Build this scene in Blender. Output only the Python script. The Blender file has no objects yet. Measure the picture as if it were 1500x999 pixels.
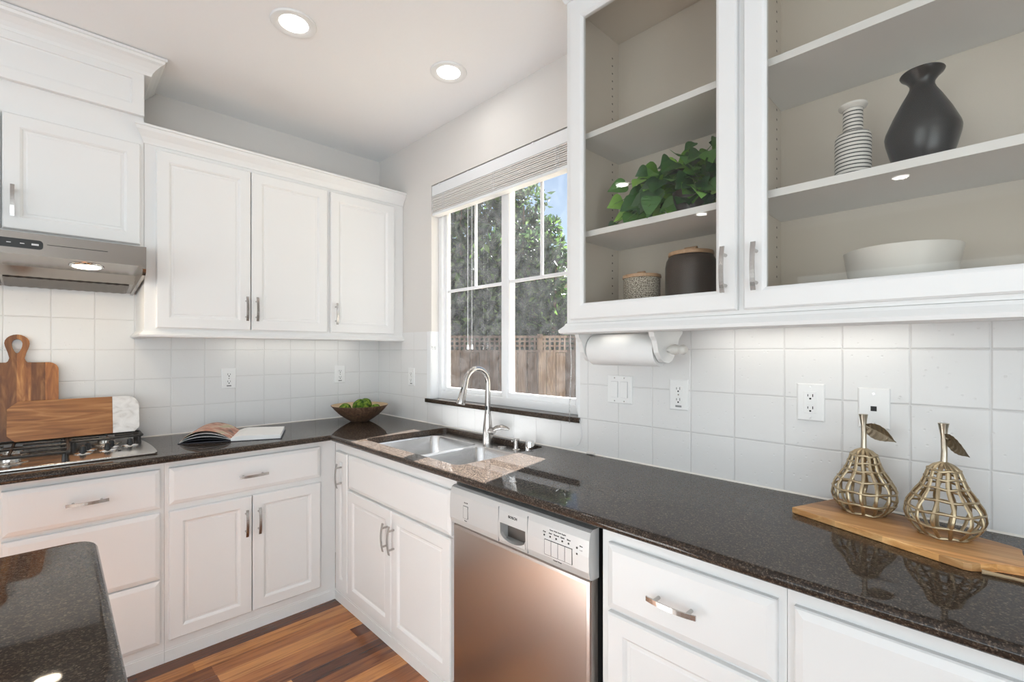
import bpy, bmesh, math, random
from mathutils import Vector, Matrix, noise
random.seed(7)
S = bpy.context.scene
COL = S.collection
R = math.radians

# ---------------------------------------------------------------- camera, world, sun, exposure
cam_d = bpy.data.cameras.new('camera'); cam = bpy.data.objects.new('camera', cam_d); COL.objects.link(cam)
cam.location = (-1.6915, -3.1135, 1.368)
cam.rotation_euler = (R(90), 0, R(-44.36))
cam_d.sensor_width = 36; cam_d.lens = 685.6*36/1500; cam_d.shift_y = 14.4/1500
cam_d.clip_start = .01; cam_d.clip_end = 200
S.camera = cam
vs = S.view_settings
vs.view_transform = 'Standard'; vs.look = 'None'; vs.gamma = 1; vs.use_curve_mapping = False
vs.exposure = -0.40

W = bpy.data.worlds.new('world'); S.world = W; W.use_nodes = True
wn = W.node_tree.nodes; wl = W.node_tree.links
for n in list(wn): wn.remove(n)
wo = wn.new('ShaderNodeOutputWorld'); wb = wn.new('ShaderNodeBackground'); sky = wn.new('ShaderNodeTexSky')
sky.sky_type = 'NISHITA'; sky.sun_disc = False; sky.sun_elevation = R(40); sky.sun_rotation = R(75)
sky.air_density = 1.3; sky.dust_density = .6; sky.ozone_density = 2.5
wb.inputs['Strength'].default_value = .135
wl.new(sky.outputs[0], wb.inputs['Color']); wl.new(wb.outputs[0], wo.inputs['Surface'])

def lamp(name, kind, loc, energy, color=(1,1,1), parent=None, **kw):
    d = bpy.data.lights.new(name, kind); d.energy = energy; d.color = color
    for k, v in kw.items(): setattr(d, k, v)
    o = bpy.data.objects.new(name, d); COL.objects.link(o); o.location = loc
    return o
sun = lamp('sun', 'SUN', (3, 0, 5), 80.0, (.97, .985, 1), angle=R(.6))
sun.rotation_euler = Vector((-1, -.215, -.83)).to_track_quat('-Z', 'Y').to_euler()
# unseen fill lamps added behind the camera, tilted up to brighten the ceiling
fill1 = lamp('ceiling_fill', 'AREA', (-2.9, -5.12, 1.15), 84, (.83, .93, 1), shape='RECTANGLE', size=2.6, size_y=2.0)
fill1.rotation_euler = (R(148), 0, 0)
fill2 = lamp('ceiling_fill', 'AREA', (-4.9, -2.9, 1.3), 66, (.83, .93, 1), shape='RECTANGLE', size=2.6, size_y=1.6)
fill2.rotation_euler = (R(148), 0, R(-90))

fill3 = lamp('low_fill', 'AREA', (-2.9, -5.15, 1.15), 26, (.86, .94, 1), shape='RECTANGLE', size=2.5, size_y=1.9)  # two more added fill lamps, aimed slightly down to lift the lower cabinet fronts
fill3.rotation_euler = (R(74), 0, 0)
fill4 = lamp('low_fill', 'AREA', (-4.95, -2.9, 1.45), 26, (.86, .94, 1), shape='RECTANGLE', size=2.5, size_y=1.5)
fill4.rotation_euler = (R(74), 0, R(-90))

# ---------------------------------------------------------------- materials
MATS = {}
def mat(name, color=(.8,.8,.8), rough=.5, metal=0, **kw):
    m = bpy.data.materials.new(name); m.use_nodes = True
    b = m.node_tree.nodes['Principled BSDF']
    b.inputs['Base Color'].default_value = (*color, 1); b.inputs['Roughness'].default_value = rough
    b.inputs['Metallic'].default_value = metal
    for k, v in kw.items(): b.inputs[k.replace('_', ' ')].default_value = v
    MATS[name] = m
    return m
def nt(m): return m.node_tree.nodes, m.node_tree.links, m.node_tree.nodes['Principled BSDF']
def N(nodes, t, **kw):
    n = nodes.new(t)
    for k, v in kw.items(): setattr(n, k, v)
    return n
def ramp(nodes, stops, interp='LINEAR'):
    r = nodes.new('ShaderNodeValToRGB'); cr = r.color_ramp; cr.interpolation = interp
    while len(cr.elements) < len(stops): cr.elements.new(.5)
    for e, (p, c) in zip(cr.elements, stops): e.position = p; e.color = (*c, 1)
    return r
def noisebump(m, scale, strength, dist=.001, detail=3, coord='pos'):
    n, l, b = nt(m)
    g = N(n, 'ShaderNodeNewGeometry'); t = N(n, 'ShaderNodeTexNoise'); t.inputs['Scale'].default_value = scale
    t.inputs['Detail'].default_value = detail
    bp = N(n, 'ShaderNodeBump'); bp.inputs['Strength'].default_value = strength; bp.inputs['Distance'].default_value = dist
    l.new(g.outputs['Position'], t.inputs['Vector']); l.new(t.outputs[0], bp.inputs['Height']); l.new(bp.outputs[0], b.inputs['Normal'])
    return m

wall_m = noisebump(mat('wall_paint', (.72, .695, .665), .75), 45, .25, .002)
ceil_m = noisebump(mat('ceiling_paint', (.91, .91, .91), .85), 60, .25, .002)
cab_m = noisebump(mat('cabinet_paint', (.80, .80, .79), .38), 14, .06, .002)
cabin_m = mat('cabinet_interior', (.67, .61, .53), .5)
dark_m = mat('dark_gap', (.012, .012, .012), .6)
nickel = mat('brushed_nickel', (.50, .48, .46), .24, 1)
chrome = mat('chrome', (.8, .8, .8), .08, 1)
vinyl = mat('white_vinyl', (.82, .83, .84), .35)
plast = mat('white_plastic', (.84, .84, .83), .3)
grey_ink = mat('grey_ink', (.12, .12, .12), .6)
blackp = mat('black_plastic', (.02, .02, .02), .35)
castiron = noisebump(mat('cast_iron', (.03, .028, .027), .38), 300, .2)
peg_m = mat('peg_hole', (.10, .09, .075), .7)

def steel(name, color, rough, axis='z', scale=1):
    m = mat(name, color, rough, 1)
    n, l, b = nt(m)
    g = N(n, 'ShaderNodeNewGeometry'); mp = N(n, 'ShaderNodeMapping')
    sc = {'x': (2, 250, 250), 'y': (250, 2, 250), 'z': (250, 250, 2)}[axis]
    mp.inputs['Scale'].default_value = [s*scale for s in sc]
    t = N(n, 'ShaderNodeTexNoise'); t.inputs['Scale'].default_value = 1; t.inputs['Detail'].default_value = 2
    r = N(n, 'ShaderNodeMapRange'); r.inputs[3].default_value = rough*.92; r.inputs[4].default_value = rough*1.1
    bp = N(n, 'ShaderNodeBump'); bp.inputs['Strength'].default_value = .03; bp.inputs['Distance'].default_value = .0001
    l.new(g.outputs['Position'], mp.inputs[0]); l.new(mp.outputs[0], t.inputs['Vector'])
    l.new(t.outputs[0], r.inputs[0]); l.new(r.outputs[0], b.inputs['Roughness'])
    return m
ss_dw = mat('stainless_dishwasher', (.50, .465, .435), .3, 1, Anisotropic=.5)
ss_sink = mat('stainless_sink', (.62, .62, .62), .26, 1)
ss_hood = mat('stainless_hood', (.38, .345, .315), .2, 1)
ss_hob = steel('stainless_hob', (.66, .63, .59), .2, 'x')
silver_p = mat('silver_panel', (.56, .56, .55), .42, .35)

# granite
granite = mat('granite', (.03, .02, .02), .42, 0, Coat_Weight=.8, Coat_Roughness=.03, Coat_IOR=1.38, Specular_IOR_Level=.03)
n, l, b = nt(granite)
g = N(n, 'ShaderNodeNewGeometry')
v = N(n, 'ShaderNodeTexVoronoi'); v.inputs['Scale'].default_value = 420
v2 = N(n, 'ShaderNodeTexVoronoi'); v2.inputs['Scale'].default_value = 260
ns = N(n, 'ShaderNodeTexNoise'); ns.inputs['Scale'].default_value = 55; ns.inputs['Detail'].default_value = 5
for q in (v, v2, ns): l.new(g.outputs['Position'], q.inputs['Vector'])
r1 = ramp(n, [(0, (.020, .015, .012)), (.58, (.030, .021, .016)), (.78, (.062, .043, .031)), (.92, (.12, .085, .06)), (1, (.22, .17, .13))])
sp = N(n, 'ShaderNodeSeparateColor'); l.new(v.outputs['Color'], sp.inputs[0]); l.new(sp.outputs[0], r1.inputs[0])
r2 = ramp(n, [(0, (.018, .013, .011)), (.68, (.026, .019, .015)), (.88, (.066, .045, .032)), (1, (.14, .11, .08))])
sp2 = N(n, 'ShaderNodeSeparateColor'); l.new(v2.outputs['Color'], sp2.inputs[0]); l.new(sp2.outputs[0], r2.inputs[0])
mx = N(n, 'ShaderNodeMix', data_type='RGBA'); l.new(ns.outputs[0], mx.inputs[0]); l.new(r1.outputs[0], mx.inputs[6]); l.new(r2.outputs[0], mx.inputs[7])
l.new(mx.outputs[2], b.inputs['Base Color'])

# painted tile: world grid, grooves as bump
def tile_mat(name, axis, off):
    m = mat(name, (.76, .755, .745), .3)
    n, l, b = nt(m)
    g = N(n, 'ShaderNodeNewGeometry'); s = N(n, 'ShaderNodeSeparateXYZ'); l.new(g.outputs['Position'], s.inputs[0])
    wob = N(n, 'ShaderNodeTexNoise'); wob.inputs['Scale'].default_value = 9; wob.inputs['Detail'].default_value = 6
    l.new(g.outputs['Position'], wob.inputs['Vector'])
    def grid(sock, pitch, offset):
        a = N(n, 'ShaderNodeMath', operation='SUBTRACT'); l.new(sock, a.inputs[0]); a.inputs[1].default_value = offset
        w2 = N(n, 'ShaderNodeMath', operation='MULTIPLY_ADD'); l.new(wob.outputs[0], w2.inputs[0]); w2.inputs[1].default_value = .004; l.new(a.outputs[0], w2.inputs[2])
        d = N(n, 'ShaderNodeMath', operation='PINGPONG'); l.new(w2.outputs[0], d.inputs[0]); d.inputs[1].default_value = pitch/2
        return d.outputs[0]
    hz = grid(s.outputs[2], .1535, .9145); ha = grid(s.outputs[0 if axis == 'x' else 1], .1545 if axis == 'x' else .1555, off)
    mn = N(n, 'ShaderNodeMath', operation='MINIMUM'); l.new(hz, mn.inputs[0]); l.new(ha, mn.inputs[1])
    mr = N(n, 'ShaderNodeMapRange', interpolation_type='SMOOTHSTEP'); l.new(mn.outputs[0], mr.inputs[0]); mr.inputs[1].default_value = .0004; mr.inputs[2].default_value = .0042
    big = N(n, 'ShaderNodeTexNoise'); big.inputs['Scale'].default_value = 16; big.inputs['Detail'].default_value = 3; l.new(g.outputs['Position'], big.inputs['Vector'])
    pit = N(n, 'ShaderNodeTexVoronoi'); pit.inputs['Scale'].default_value = 42; l.new(g.outputs['Position'], pit.inputs['Vector'])
    pr_ = N(n, 'ShaderNodeMapRange'); l.new(pit.outputs['Distance'], pr_.inputs[0]); pr_.inputs[1].default_value = .05; pr_.inputs[2].default_value = .16; pr_.inputs[3].default_value = -.5; pr_.inputs[4].default_value = 0
    ad = N(n, 'ShaderNodeMath', operation='MULTIPLY_ADD'); l.new(big.outputs[0], ad.inputs[0]); ad.inputs[1].default_value = .6; l.new(mr.outputs[0], ad.inputs[2])
    ad2 = N(n, 'ShaderNodeMath', operation='ADD'); l.new(ad.outputs[0], ad2.inputs[0]); l.new(pr_.outputs[0], ad2.inputs[1])
    bp = N(n, 'ShaderNodeBump'); bp.inputs['Strength'].default_value = .6; bp.inputs['Distance'].default_value = .0022
    l.new(ad2.outputs[0], bp.inputs['Height']); l.new(bp.outputs[0], b.inputs['Normal'])
    cr = ramp(n, [(0, (.68, .672, .66)), (1, (.76, .755, .745))]); l.new(mr.outputs[0], cr.inputs[0]); l.new(cr.outputs[0], b.inputs['Base Color'])
    return m
tile_left = tile_mat('painted_tile_range_wall', 'x', 0.0)
tile_right = tile_mat('painted_tile_window_wall', 'y', -.002)

# wood floor planks running along x
floor_m = mat('wood_floor', (.3, .12, .04), .22)
n, l, b = nt(floor_m)
g = N(n, 'ShaderNodeNewGeometry'); s = N(n, 'ShaderNodeSeparateXYZ'); l.new(g.outputs['Position'], s.inputs[0])
row = N(n, 'ShaderNodeMath', operation='DIVIDE'); l.new(s.outputs[1], row.inputs[0]); row.inputs[1].default_value = .083
rf = N(n, 'ShaderNodeMath', operation='FLOOR'); l.new(row.outputs[0], rf.inputs[0])
rfr = N(n, 'ShaderNodeMath', operation='FRACT'); l.new(row.outputs[0], rfr.inputs[0])
wn1 = N(n, 'ShaderNodeTexWhiteNoise', noise_dimensions='1D'); l.new(rf.outputs[0], wn1.inputs['W'])
xo = N(n, 'ShaderNodeMath', operation='MULTIPLY_ADD'); l.new(wn1.outputs['Value'], xo.inputs[0]); xo.inputs[1].default_value = 5; 
xs = N(n, 'ShaderNodeMath', operation='DIVIDE'); l.new(s.outputs[0], xs.inputs[0]); xs.inputs[1].default_value = .95; l.new(xs.outputs[0], xo.inputs[2])
xf = N(n, 'ShaderNodeMath', operation='FLOOR'); l.new(xo.outputs[0], xf.inputs[0])
cb = N(n, 'ShaderNodeCombineXYZ'); l.new(rf.outputs[0], cb.inputs[0]); l.new(xf.outputs[0], cb.inputs[1])
wn2 = N(n, 'ShaderNodeTexWhiteNoise', noise_dimensions='2D'); l.new(cb.outputs[0], wn2.inputs['Vector'])
pal = ramp(n, [(0, (.085, .026, .012)), (.25, (.14, .045, .018)), (.45, (.33, .115, .034)), (.75, (.54, .225, .068)), (1, (.70, .34, .125))])
l.new(wn2.outputs['Value'], pal.inputs[0])
mp = N(n, 'ShaderNodeMapping'); mp.inputs['Scale'].default_value = (2.5, 38, 1); l.new(g.outputs['Position'], mp.inputs[0])
av = N(n, 'ShaderNodeVectorMath', operation='ADD'); l.new(mp.outputs[0], av.inputs[0]); l.new(wn2.outputs['Color'], av.inputs[1])
gr = N(n, 'ShaderNodeTexNoise'); gr.inputs['Scale'].default_value = 1.7; gr.inputs['Detail'].default_value = 6; gr.inputs['Distortion'].default_value = .8; l.new(av.outputs[0], gr.inputs['Vector'])
grr = ramp(n, [(.28, (.42, .36, .32)), (.5, (.9, .9, .9)), (.75, (1.15, 1.1, 1.0))]); l.new(gr.outputs[0], grr.inputs[0])
mm = N(n, 'ShaderNodeMix', data_type='RGBA', blend_type='MULTIPLY'); mm.inputs[0].default_value = 1; l.new(pal.outputs[0], mm.inputs[6]); l.new(grr.outputs[0], mm.inputs[7])
l.new(mm.outputs[2], b.inputs['Base Color'])
pp = N(n, 'ShaderNodeMath', operation='PINGPONG'); l.new(rfr.outputs[0], pp.inputs[0]); pp.inputs[1].default_value = .5
mr = N(n, 'ShaderNodeMapRange'); l.new(pp.outputs[0], mr.inputs[0]); mr.inputs[1].default_value = 0; mr.inputs[2].default_value = .02
bp = N(n, 'ShaderNodeBump'); bp.inputs['Strength'].default_value = .5; bp.inputs['Distance'].default_value = .0008
l.new(mr.outputs[0], bp.inputs['Height']); l.new(bp.outputs[0], b.inputs['Normal'])

def wood(name, c_dark, c_mid, c_light, axis=0, bands=9, rough=.42, rings=.35, bandaxis=None):
    m = mat(name, c_mid, rough)
    n, l, b = nt(m)
    tc = N(n, 'ShaderNodeTexCoord'); mp = N(n, 'ShaderNodeMapping'); sc = [38, 38, 38]; sc[axis] = 3.5
    mp.inputs['Scale'].default_value = sc; l.new(tc.outputs['Object'], mp.inputs[0])
    t = N(n, 'ShaderNodeTexNoise'); t.inputs['Scale'].default_value = 1.1; t.inputs['Detail'].default_value = 5; t.inputs['Distortion'].default_value = 1.2
    l.new(mp.outputs[0], t.inputs['Vector'])
    r = ramp(n, [(.25, c_dark), (.5, c_mid), (.72, c_light)]); l.new(t.outputs[0], r.inputs[0])
    if bandaxis is not None:
        s = N(n, 'ShaderNodeSeparateXYZ'); l.new(tc.outputs['Object'], s.inputs[0])
        mu = N(n, 'ShaderNodeMath', operation='MULTIPLY'); l.new(s.outputs[bandaxis], mu.inputs[0]); mu.inputs[1].default_value = bands
        fl = N(n, 'ShaderNodeMath', operation='FLOOR'); l.new(mu.outputs[0], fl.inputs[0])
        wn = N(n, 'ShaderNodeTexWhiteNoise', noise_dimensions='1D'); l.new(fl.outputs[0], wn.inputs['W'])
        r2 = ramp(n, [(0, (.45, .42, .4)), (.4, (.8, .78, .75)), (1, (1.5, 1.5, 1.35))]); l.new(wn.outputs['Value'], r2.inputs[0])
        mm = N(n, 'ShaderNodeMix', data_type='RGBA', blend_type='MULTIPLY'); mm.inputs[0].default_value = 1
        l.new(r.outputs[0], mm.inputs[6]); l.new(r2.outputs[0], mm.inputs[7]); l.new(mm.outputs[2], b.inputs['Base Color'])
    else: l.new(r.outputs[0], b.inputs['Base Color'])
    return m
acacia_v = wood('acacia_upright', (.16, .055, .018), (.30, .115, .035), (.50, .24, .085), 2, 22, bandaxis=0)
acacia_h = wood('acacia_sideways', (.17, .062, .02), (.33, .135, .042), (.52, .26, .10), 0)
teak = wood('serving_board_wood', (.40, .18, .06), (.58, .30, .12), (.72, .44, .21), 1, 26, bandaxis=0)
lidwood = wood('lid_wood', (.33, .19, .10), (.46, .29, .17), (.55, .37, .23), 0)
fence_m = wood('fence_wood', (.075, .050, .036), (.13, .09, .067), (.20, .145, .11), 2, 7, .85, bandaxis=0)
trunk_m = mat('bark', (.09, .06, .04), .9)

marble = mat('white_marble', (.78, .76, .73), .25)
n, l, b = nt(marble); t = N(n, 'ShaderNodeTexNoise'); t.inputs['Scale'].default_value = 22; t.inputs['Detail'].default_value = 7; t.inputs['Distortion'].default_value = 1
tc = N(n, 'ShaderNodeTexCoord'); l.new(tc.outputs['Object'], t.inputs['Vector'])
r = ramp(n, [(.3, (.50, .46, .42)), (.5, (.74, .72, .70)), (.7, (.84, .82, .80))]); l.new(t.outputs[0], r.inputs[0]); l.new(r.outputs[0], b.inputs['Base Color'])

brass = mat('antique_gold', (.46, .37, .24), .38, .9)
noisebump(brass, 120, .5, .001)
brass_dark = mat('antique_gold_leaf', (.40, .34, .255), .4, .9)
stemmetal = mat('silvered_stem', (.50, .45, .36), .3, 1)
blackcer = mat('black_stoneware', (.011, .010, .009), .28)
whitecer = mat('white_ceramic', (.74, .72, .68), .35)
darkcer = mat('brown_black_stoneware', (.052, .039, .032), .35)
stripe = mat('striped_ceramic', (.7, .68, .64), .6)
n, l, b = nt(stripe); tc = N(n, 'ShaderNodeTexCoord'); s = N(n, 'ShaderNodeSeparateXYZ'); l.new(tc.outputs['Object'], s.inputs[0])
wv = N(n, 'ShaderNodeMath', operation='MULTIPLY'); l.new(s.outputs[2], wv.inputs[0]); wv.inputs[1].default_value = 105
fr = N(n, 'ShaderNodeMath', operation='FRACT'); l.new(wv.outputs[0], fr.inputs[0])
r = ramp(n, [(0, (.03, .03, .03)), (.30, (.72, .70, .66))], 'CONSTANT'); l.new(fr.outputs[0], r.inputs[0]); l.new(r.outputs[0], b.inputs['Base Color'])
pattern = mat('patterned_stoneware', (.4, .35, .28), .6)
n, l, b = nt(pattern); tc = N(n, 'ShaderNodeTexCoord')
s = N(n, 'ShaderNodeSeparateXYZ'); l.new(tc.outputs['Object'], s.inputs[0])
at = N(n, 'ShaderNodeMath', operation='ARCTAN2'); l.new(s.outputs[1], at.inputs[0]); l.new(s.outputs[0], at.inputs[1])
cbn = N(n, 'ShaderNodeCombineXYZ'); l.new(at.outputs[0], cbn.inputs[0]); zz = N(n, 'ShaderNodeMath', operation='MULTIPLY'); zz.inputs[1].default_value = 15; l.new(s.outputs[2], zz.inputs[0]); l.new(zz.outputs[0], cbn.inputs[1])
vo = N(n, 'ShaderNodeTexVoronoi', distance='CHEBYCHEV', feature='DISTANCE_TO_EDGE') if False else N(n, 'ShaderNodeTexVoronoi', distance='CHEBYCHEV')
vo.inputs['Scale'].default_value = 11; vo.inputs['Randomness'].default_value = .35; l.new(cbn.outputs[0], vo.inputs['Vector'])
r = ramp(n, [(0, (.14, .11, .085)), (.36, (.58, .53, .44))], 'CONSTANT'); l.new(vo.outputs['Distance'], r.inputs[0]); l.new(r.outputs[0], b.inputs['Base Color'])

leaf_m = mat('vine_leaf', (.06, .17, .03), .4)
n, l, b = nt(leaf_m); g = N(n, 'ShaderNodeNewGeometry'); r = ramp(n, [(0, (.014, .05, .016)), (.45, (.04, .13, .03)), (.8, (.12, .30, .045)), (1, (.26, .48, .08))])
l.new(g.outputs['Random Per Island'], r.inputs[0]); l.new(r.outputs[0], b.inputs['Base Color'])
moss_m = mat('moss', (.10, .19, .012), .95)
n, l, b = nt(moss_m); t = N(n, 'ShaderNodeTexNoise'); t.inputs['Scale'].default_value = 60; t.inputs['Detail'].default_value = 6
tc = N(n, 'ShaderNodeTexCoord'); l.new(tc.outputs['Object'], t.inputs['Vector'])
r = ramp(n, [(.36, (.015, .05, .004)), (.5, (.07, .15, .01)), (.64, (.20, .27, .03))]); l.new(t.outputs[0], r.inputs[0]); l.new(r.outputs[0], b.inputs['Base Color'])
bp = N(n, 'ShaderNodeBump'); bp.inputs['Distance'].default_value = .006; l.new(t.outputs[0], bp.inputs['Height']); l.new(bp.outputs[0], b.inputs['Normal'])
bowlwood = wood('dark_turned_wood', (.05, .028, .02), (.14, .08, .05), (.24, .15, .09), 2, rough=.4)
bowlin = mat('pale_bowl_inside', (.55, .40, .24), .5)
paper = mat('paper', (.82, .82, .81), .7)
coverm = mat('book_cover_black', (.02, .02, .03), .4)
photo_m = mat('printed_page', (.5, .3, .2), .45)
n, l, b = nt(photo_m); t = N(n, 'ShaderNodeTexNoise'); t.inputs['Scale'].default_value = 16; t.inputs['Detail'].default_value = 4
g = N(n, 'ShaderNodeNewGeometry'); l.new(g.outputs['Position'], t.inputs['Vector'])
r = ramp(n, [(.35, (.12, .05, .03)), (.48, (.50, .20, .12)), (.6, (.62, .48, .36)), (.7, (.35, .40, .18))]); l.new(t.outputs[0], r.inputs[0]); l.new(r.outputs[0], b.inputs['Base Color'])

def foliage_mat(name, dark, mid, light):
    m = mat(name, mid, .5)
    n, l, b = nt(m); g = N(n, 'ShaderNodeNewGeometry'); r = ramp(n, [(0, dark), (.6, mid), (1, light)])
    l.new(g.outputs['Random Per Island'], r.inputs[0]); l.new(r.outputs[0], b.inputs['Base Color'])
    tr = N(n, 'ShaderNodeBsdfTranslucent'); l.new(r.outputs[0], tr.inputs['Color'])
    mx = N(n, 'ShaderNodeMixShader'); mx.inputs[0].default_value = .35
    out = n['Material Output']; l.new(b.outputs[0], mx.inputs[1]); l.new(tr.outputs[0], mx.inputs[2]); l.new(mx.outputs[0], out.inputs['Surface'])
    return m
fol1 = foliage_mat('shrub_leaves', (.008, .02, .006), (.022, .05, .014), (.10, .18, .03))
fol2 = foliage_mat('tree_leaves', (.01, .024, .01), (.03, .06, .022), (.12, .17, .06))

def emis(name, color, strength):
    m = mat(name, (1, 1, 1), .5); n, l, b = nt(m)
    b.inputs['Emission Color'].default_value = (*color, 1); b.inputs['Emission Strength'].default_value = strength
    return m
lamp_m = emis('lamp_lens', (1, .98, .94), 9)
strip_m = emis('strip_lens', (1, .96, .88), 2.5)
hoodlamp_m = emis('hood_lamp_lens', (1, .88, .68), 14)

def glass_mat(name, refl=1.0, dust=0.0, tint=(1, 1, 1)):
    m = bpy.data.materials.new(name); m.use_nodes = True; MATS[name] = m
    n, l = m.node_tree.nodes, m.node_tree.links; n.remove(n['Principled BSDF']); out = n['Material Output']
    tr = N(n, 'ShaderNodeBsdfTransparent'); tr.inputs[0].default_value = (*tint, 1)
    gl = N(n, 'ShaderNodeBsdfGlossy'); gl.inputs['Roughness'].default_value = .02
    fr = N(n, 'ShaderNodeFresnel'); fr.inputs[0].default_value = 1.5
    mu = N(n, 'ShaderNodeMath', operation='MULTIPLY', use_clamp=True); l.new(fr.outputs[0], mu.inputs[0]); mu.inputs[1].default_value = refl
    mx = N(n, 'ShaderNodeMixShader'); l.new(mu.outputs[0], mx.inputs[0]); l.new(tr.outputs[0], mx.inputs[1]); l.new(gl.outputs[0], mx.inputs[2])
    gb = N(n, 'ShaderNodeNewGeometry'); iv = N(n, 'ShaderNodeMath', operation='SUBTRACT'); iv.inputs[0].default_value = 1; l.new(gb.outputs['Backfacing'], iv.inputs[1])
    m3 = N(n, 'ShaderNodeMath', operation='MULTIPLY'); l.new(mu.outputs[0], m3.inputs[0]); l.new(iv.outputs[0], m3.inputs[1]); l.new(m3.outputs[0], mx.inputs[0])
    last = mx
    if dust:
        g = N(n, 'ShaderNodeNewGeometry'); t = N(n, 'ShaderNodeTexNoise'); t.inputs['Scale'].default_value = 7; t.inputs['Detail'].default_value = 8; t.inputs['Distortion'].default_value = 2.5
        l.new(g.outputs['Position'], t.inputs['Vector'])
        mr = N(n, 'ShaderNodeMapRange'); l.new(t.outputs[0], mr.inputs[0]); mr.inputs[1].default_value = .3; mr.inputs[2].default_value = .8; mr.inputs[3].default_value = dust*.3; mr.inputs[4].default_value = dust*1.6
        df = N(n, 'ShaderNodeBsdfTranslucent'); df.inputs[0].default_value = (.8, .8, .8, 1)
        m2 = N(n, 'ShaderNodeMixShader'); l.new(mr.outputs[0], m2.inputs[0]); l.new(mx.outputs[0], m2.inputs[1]); l.new(df.outputs[0], m2.inputs[2]); last = m2
    l.new(last.outputs[0], out.inputs['Surface'])
    return m
glass_cab = glass_mat('cabinet_glass', 1.0, 0, (.94, .935, .92))
glass_win = glass_mat('dusty_window_glass', .8, .007)

# ---------------------------------------------------------------- mesh helpers
I4 = Matrix.Identity(4)
LEFT = Matrix(((1, 0, 0, 0), (0, 0, -1, 0), (0, 1, 0, 0), (0, 0, 0, 1)))     # (u along x, v up, w out from the range wall)
RIGHT = Matrix(((0, 0, -1, 0), (1, 0, 0, 0), (0, 1, 0, 0), (0, 0, 0, 1)))    # (u along y, v up, w out from the window wall)
def BM(): return bmesh.new()
def box(bm, x0, x1, y0, y1, z0, z1, bev=0, mi=0):
    vs_ = [bm.verts.new((x, y, z)) for x in (x0, x1) for y in (y0, y1) for z in (z0, z1)]
    fs = [(0, 1, 3, 2), (4, 6, 7, 5), (0, 4, 5, 1), (2, 3, 7, 6), (0, 2, 6, 4), (1, 5, 7, 3)]
    faces = [bm.faces.new([vs_[i] for i in f]) for f in fs]
    for f in faces: f.material_index = mi
    if bev:
        es = list({e for f in faces for e in f.edges})
        r = bmesh.ops.bevel(bm, geom=es, offset=bev, segments=2, affect='EDGES', profile=.7)
        for f in r['faces']: f.material_index = mi
def rings(bm, u0, u1, v0, v1, prof, cap=True, back=True, mi=0):
    """panel in (u,v,w): concentric rectangles, prof = [(inset, w)]"""
    prev = None; first = None
    for ins, w in prof:
        r = [bm.verts.new(p) for p in ((u0+ins, v0+ins, w), (u1-ins, v0+ins, w), (u1-ins, v1-ins, w), (u0+ins, v1-ins, w))]
        if prev:
            for i in range(4):
                f = bm.faces.new((prev[i], prev[(i+1) % 4], r[(i+1) % 4], r[i])); f.material_index = mi
        else: first = r
        prev = r
    if cap: bm.faces.new(prev).material_index = mi
    if back and cap: bm.faces.new(first[::-1]).material_index = mi
    return first, prev
def lathe(bm, prof, c=(0, 0, 0), n=40, mi=0, M=None):
    """prof [(r,z)]"""
    prev = None
    M = M or I4
    for r, z in prof:
        if r < 1e-6: cur = [bm.verts.new(M @ Vector((c[0], c[1], c[2]+z)))]
        else: cur = [bm.verts.new(M @ Vector((c[0]+r*math.cos(2*math.pi*i/n), c[1]+r*math.sin(2*math.pi*i/n), c[2]+z))) for i in range(n)]
        if prev:
            for i in range(n):
                a = prev[i % len(prev)]; b_ = prev[(i+1) % len(prev)]; c_ = cur[(i+1) % len(cur)]; d = cur[i % len(cur)]
                vv = []
                for q in (a, b_, c_, d):
                    if q not in vv: vv.append(q)
                if len(vv) > 2: bm.faces.new(vv).material_index = mi
        prev = cur
def tube(bm, pts, rad, n=8, closed=False, flat=1.0, mi=0, upv=None):
    pts = [Vector(p) for p in pts]; k = len(pts); prev = None; first = None
    rads = rad if isinstance(rad, (list, tuple)) else [rad]*k
    ref = Vector(upv) if upv else None; nrm = None
    for i, p in enumerate(pts):
        if closed: t = (pts[(i+1) % k]-pts[i-1]).normalized()
        else: t = (pts[min(i+1, k-1)]-pts[max(i-1, 0)]).normalized()
        if ref is not None: a = t.cross(ref); a = a.normalized() if a.length > 1e-4 else t.orthogonal().normalized()
        else:
            if nrm is None: a = t.orthogonal().normalized()
            else:
                a = nrm-t*nrm.dot(t); a.normalize()
            nrm = a
        b_ = t.cross(a)
        r = rads[i]
        cur = [bm.verts.new(p+a*(r*math.cos(2*math.pi*j/n))+b_*(r*flat*math.sin(2*math.pi*j/n))) for j in range(n)]
        if prev:
            for j in range(n): bm.faces.new((prev[j], prev[(j+1) % n], cur[(j+1) % n], cur[j])).material_index = mi
        else: first = cur
        prev = cur
    if closed:
        for j in range(n): bm.faces.new((prev[j], prev[(j+1) % n], first[(j+1) % n], first[j])).material_index = mi
    else:
        bm.faces.new(first[::-1]).material_index = mi; bm.faces.new(prev).material_index = mi
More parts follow.
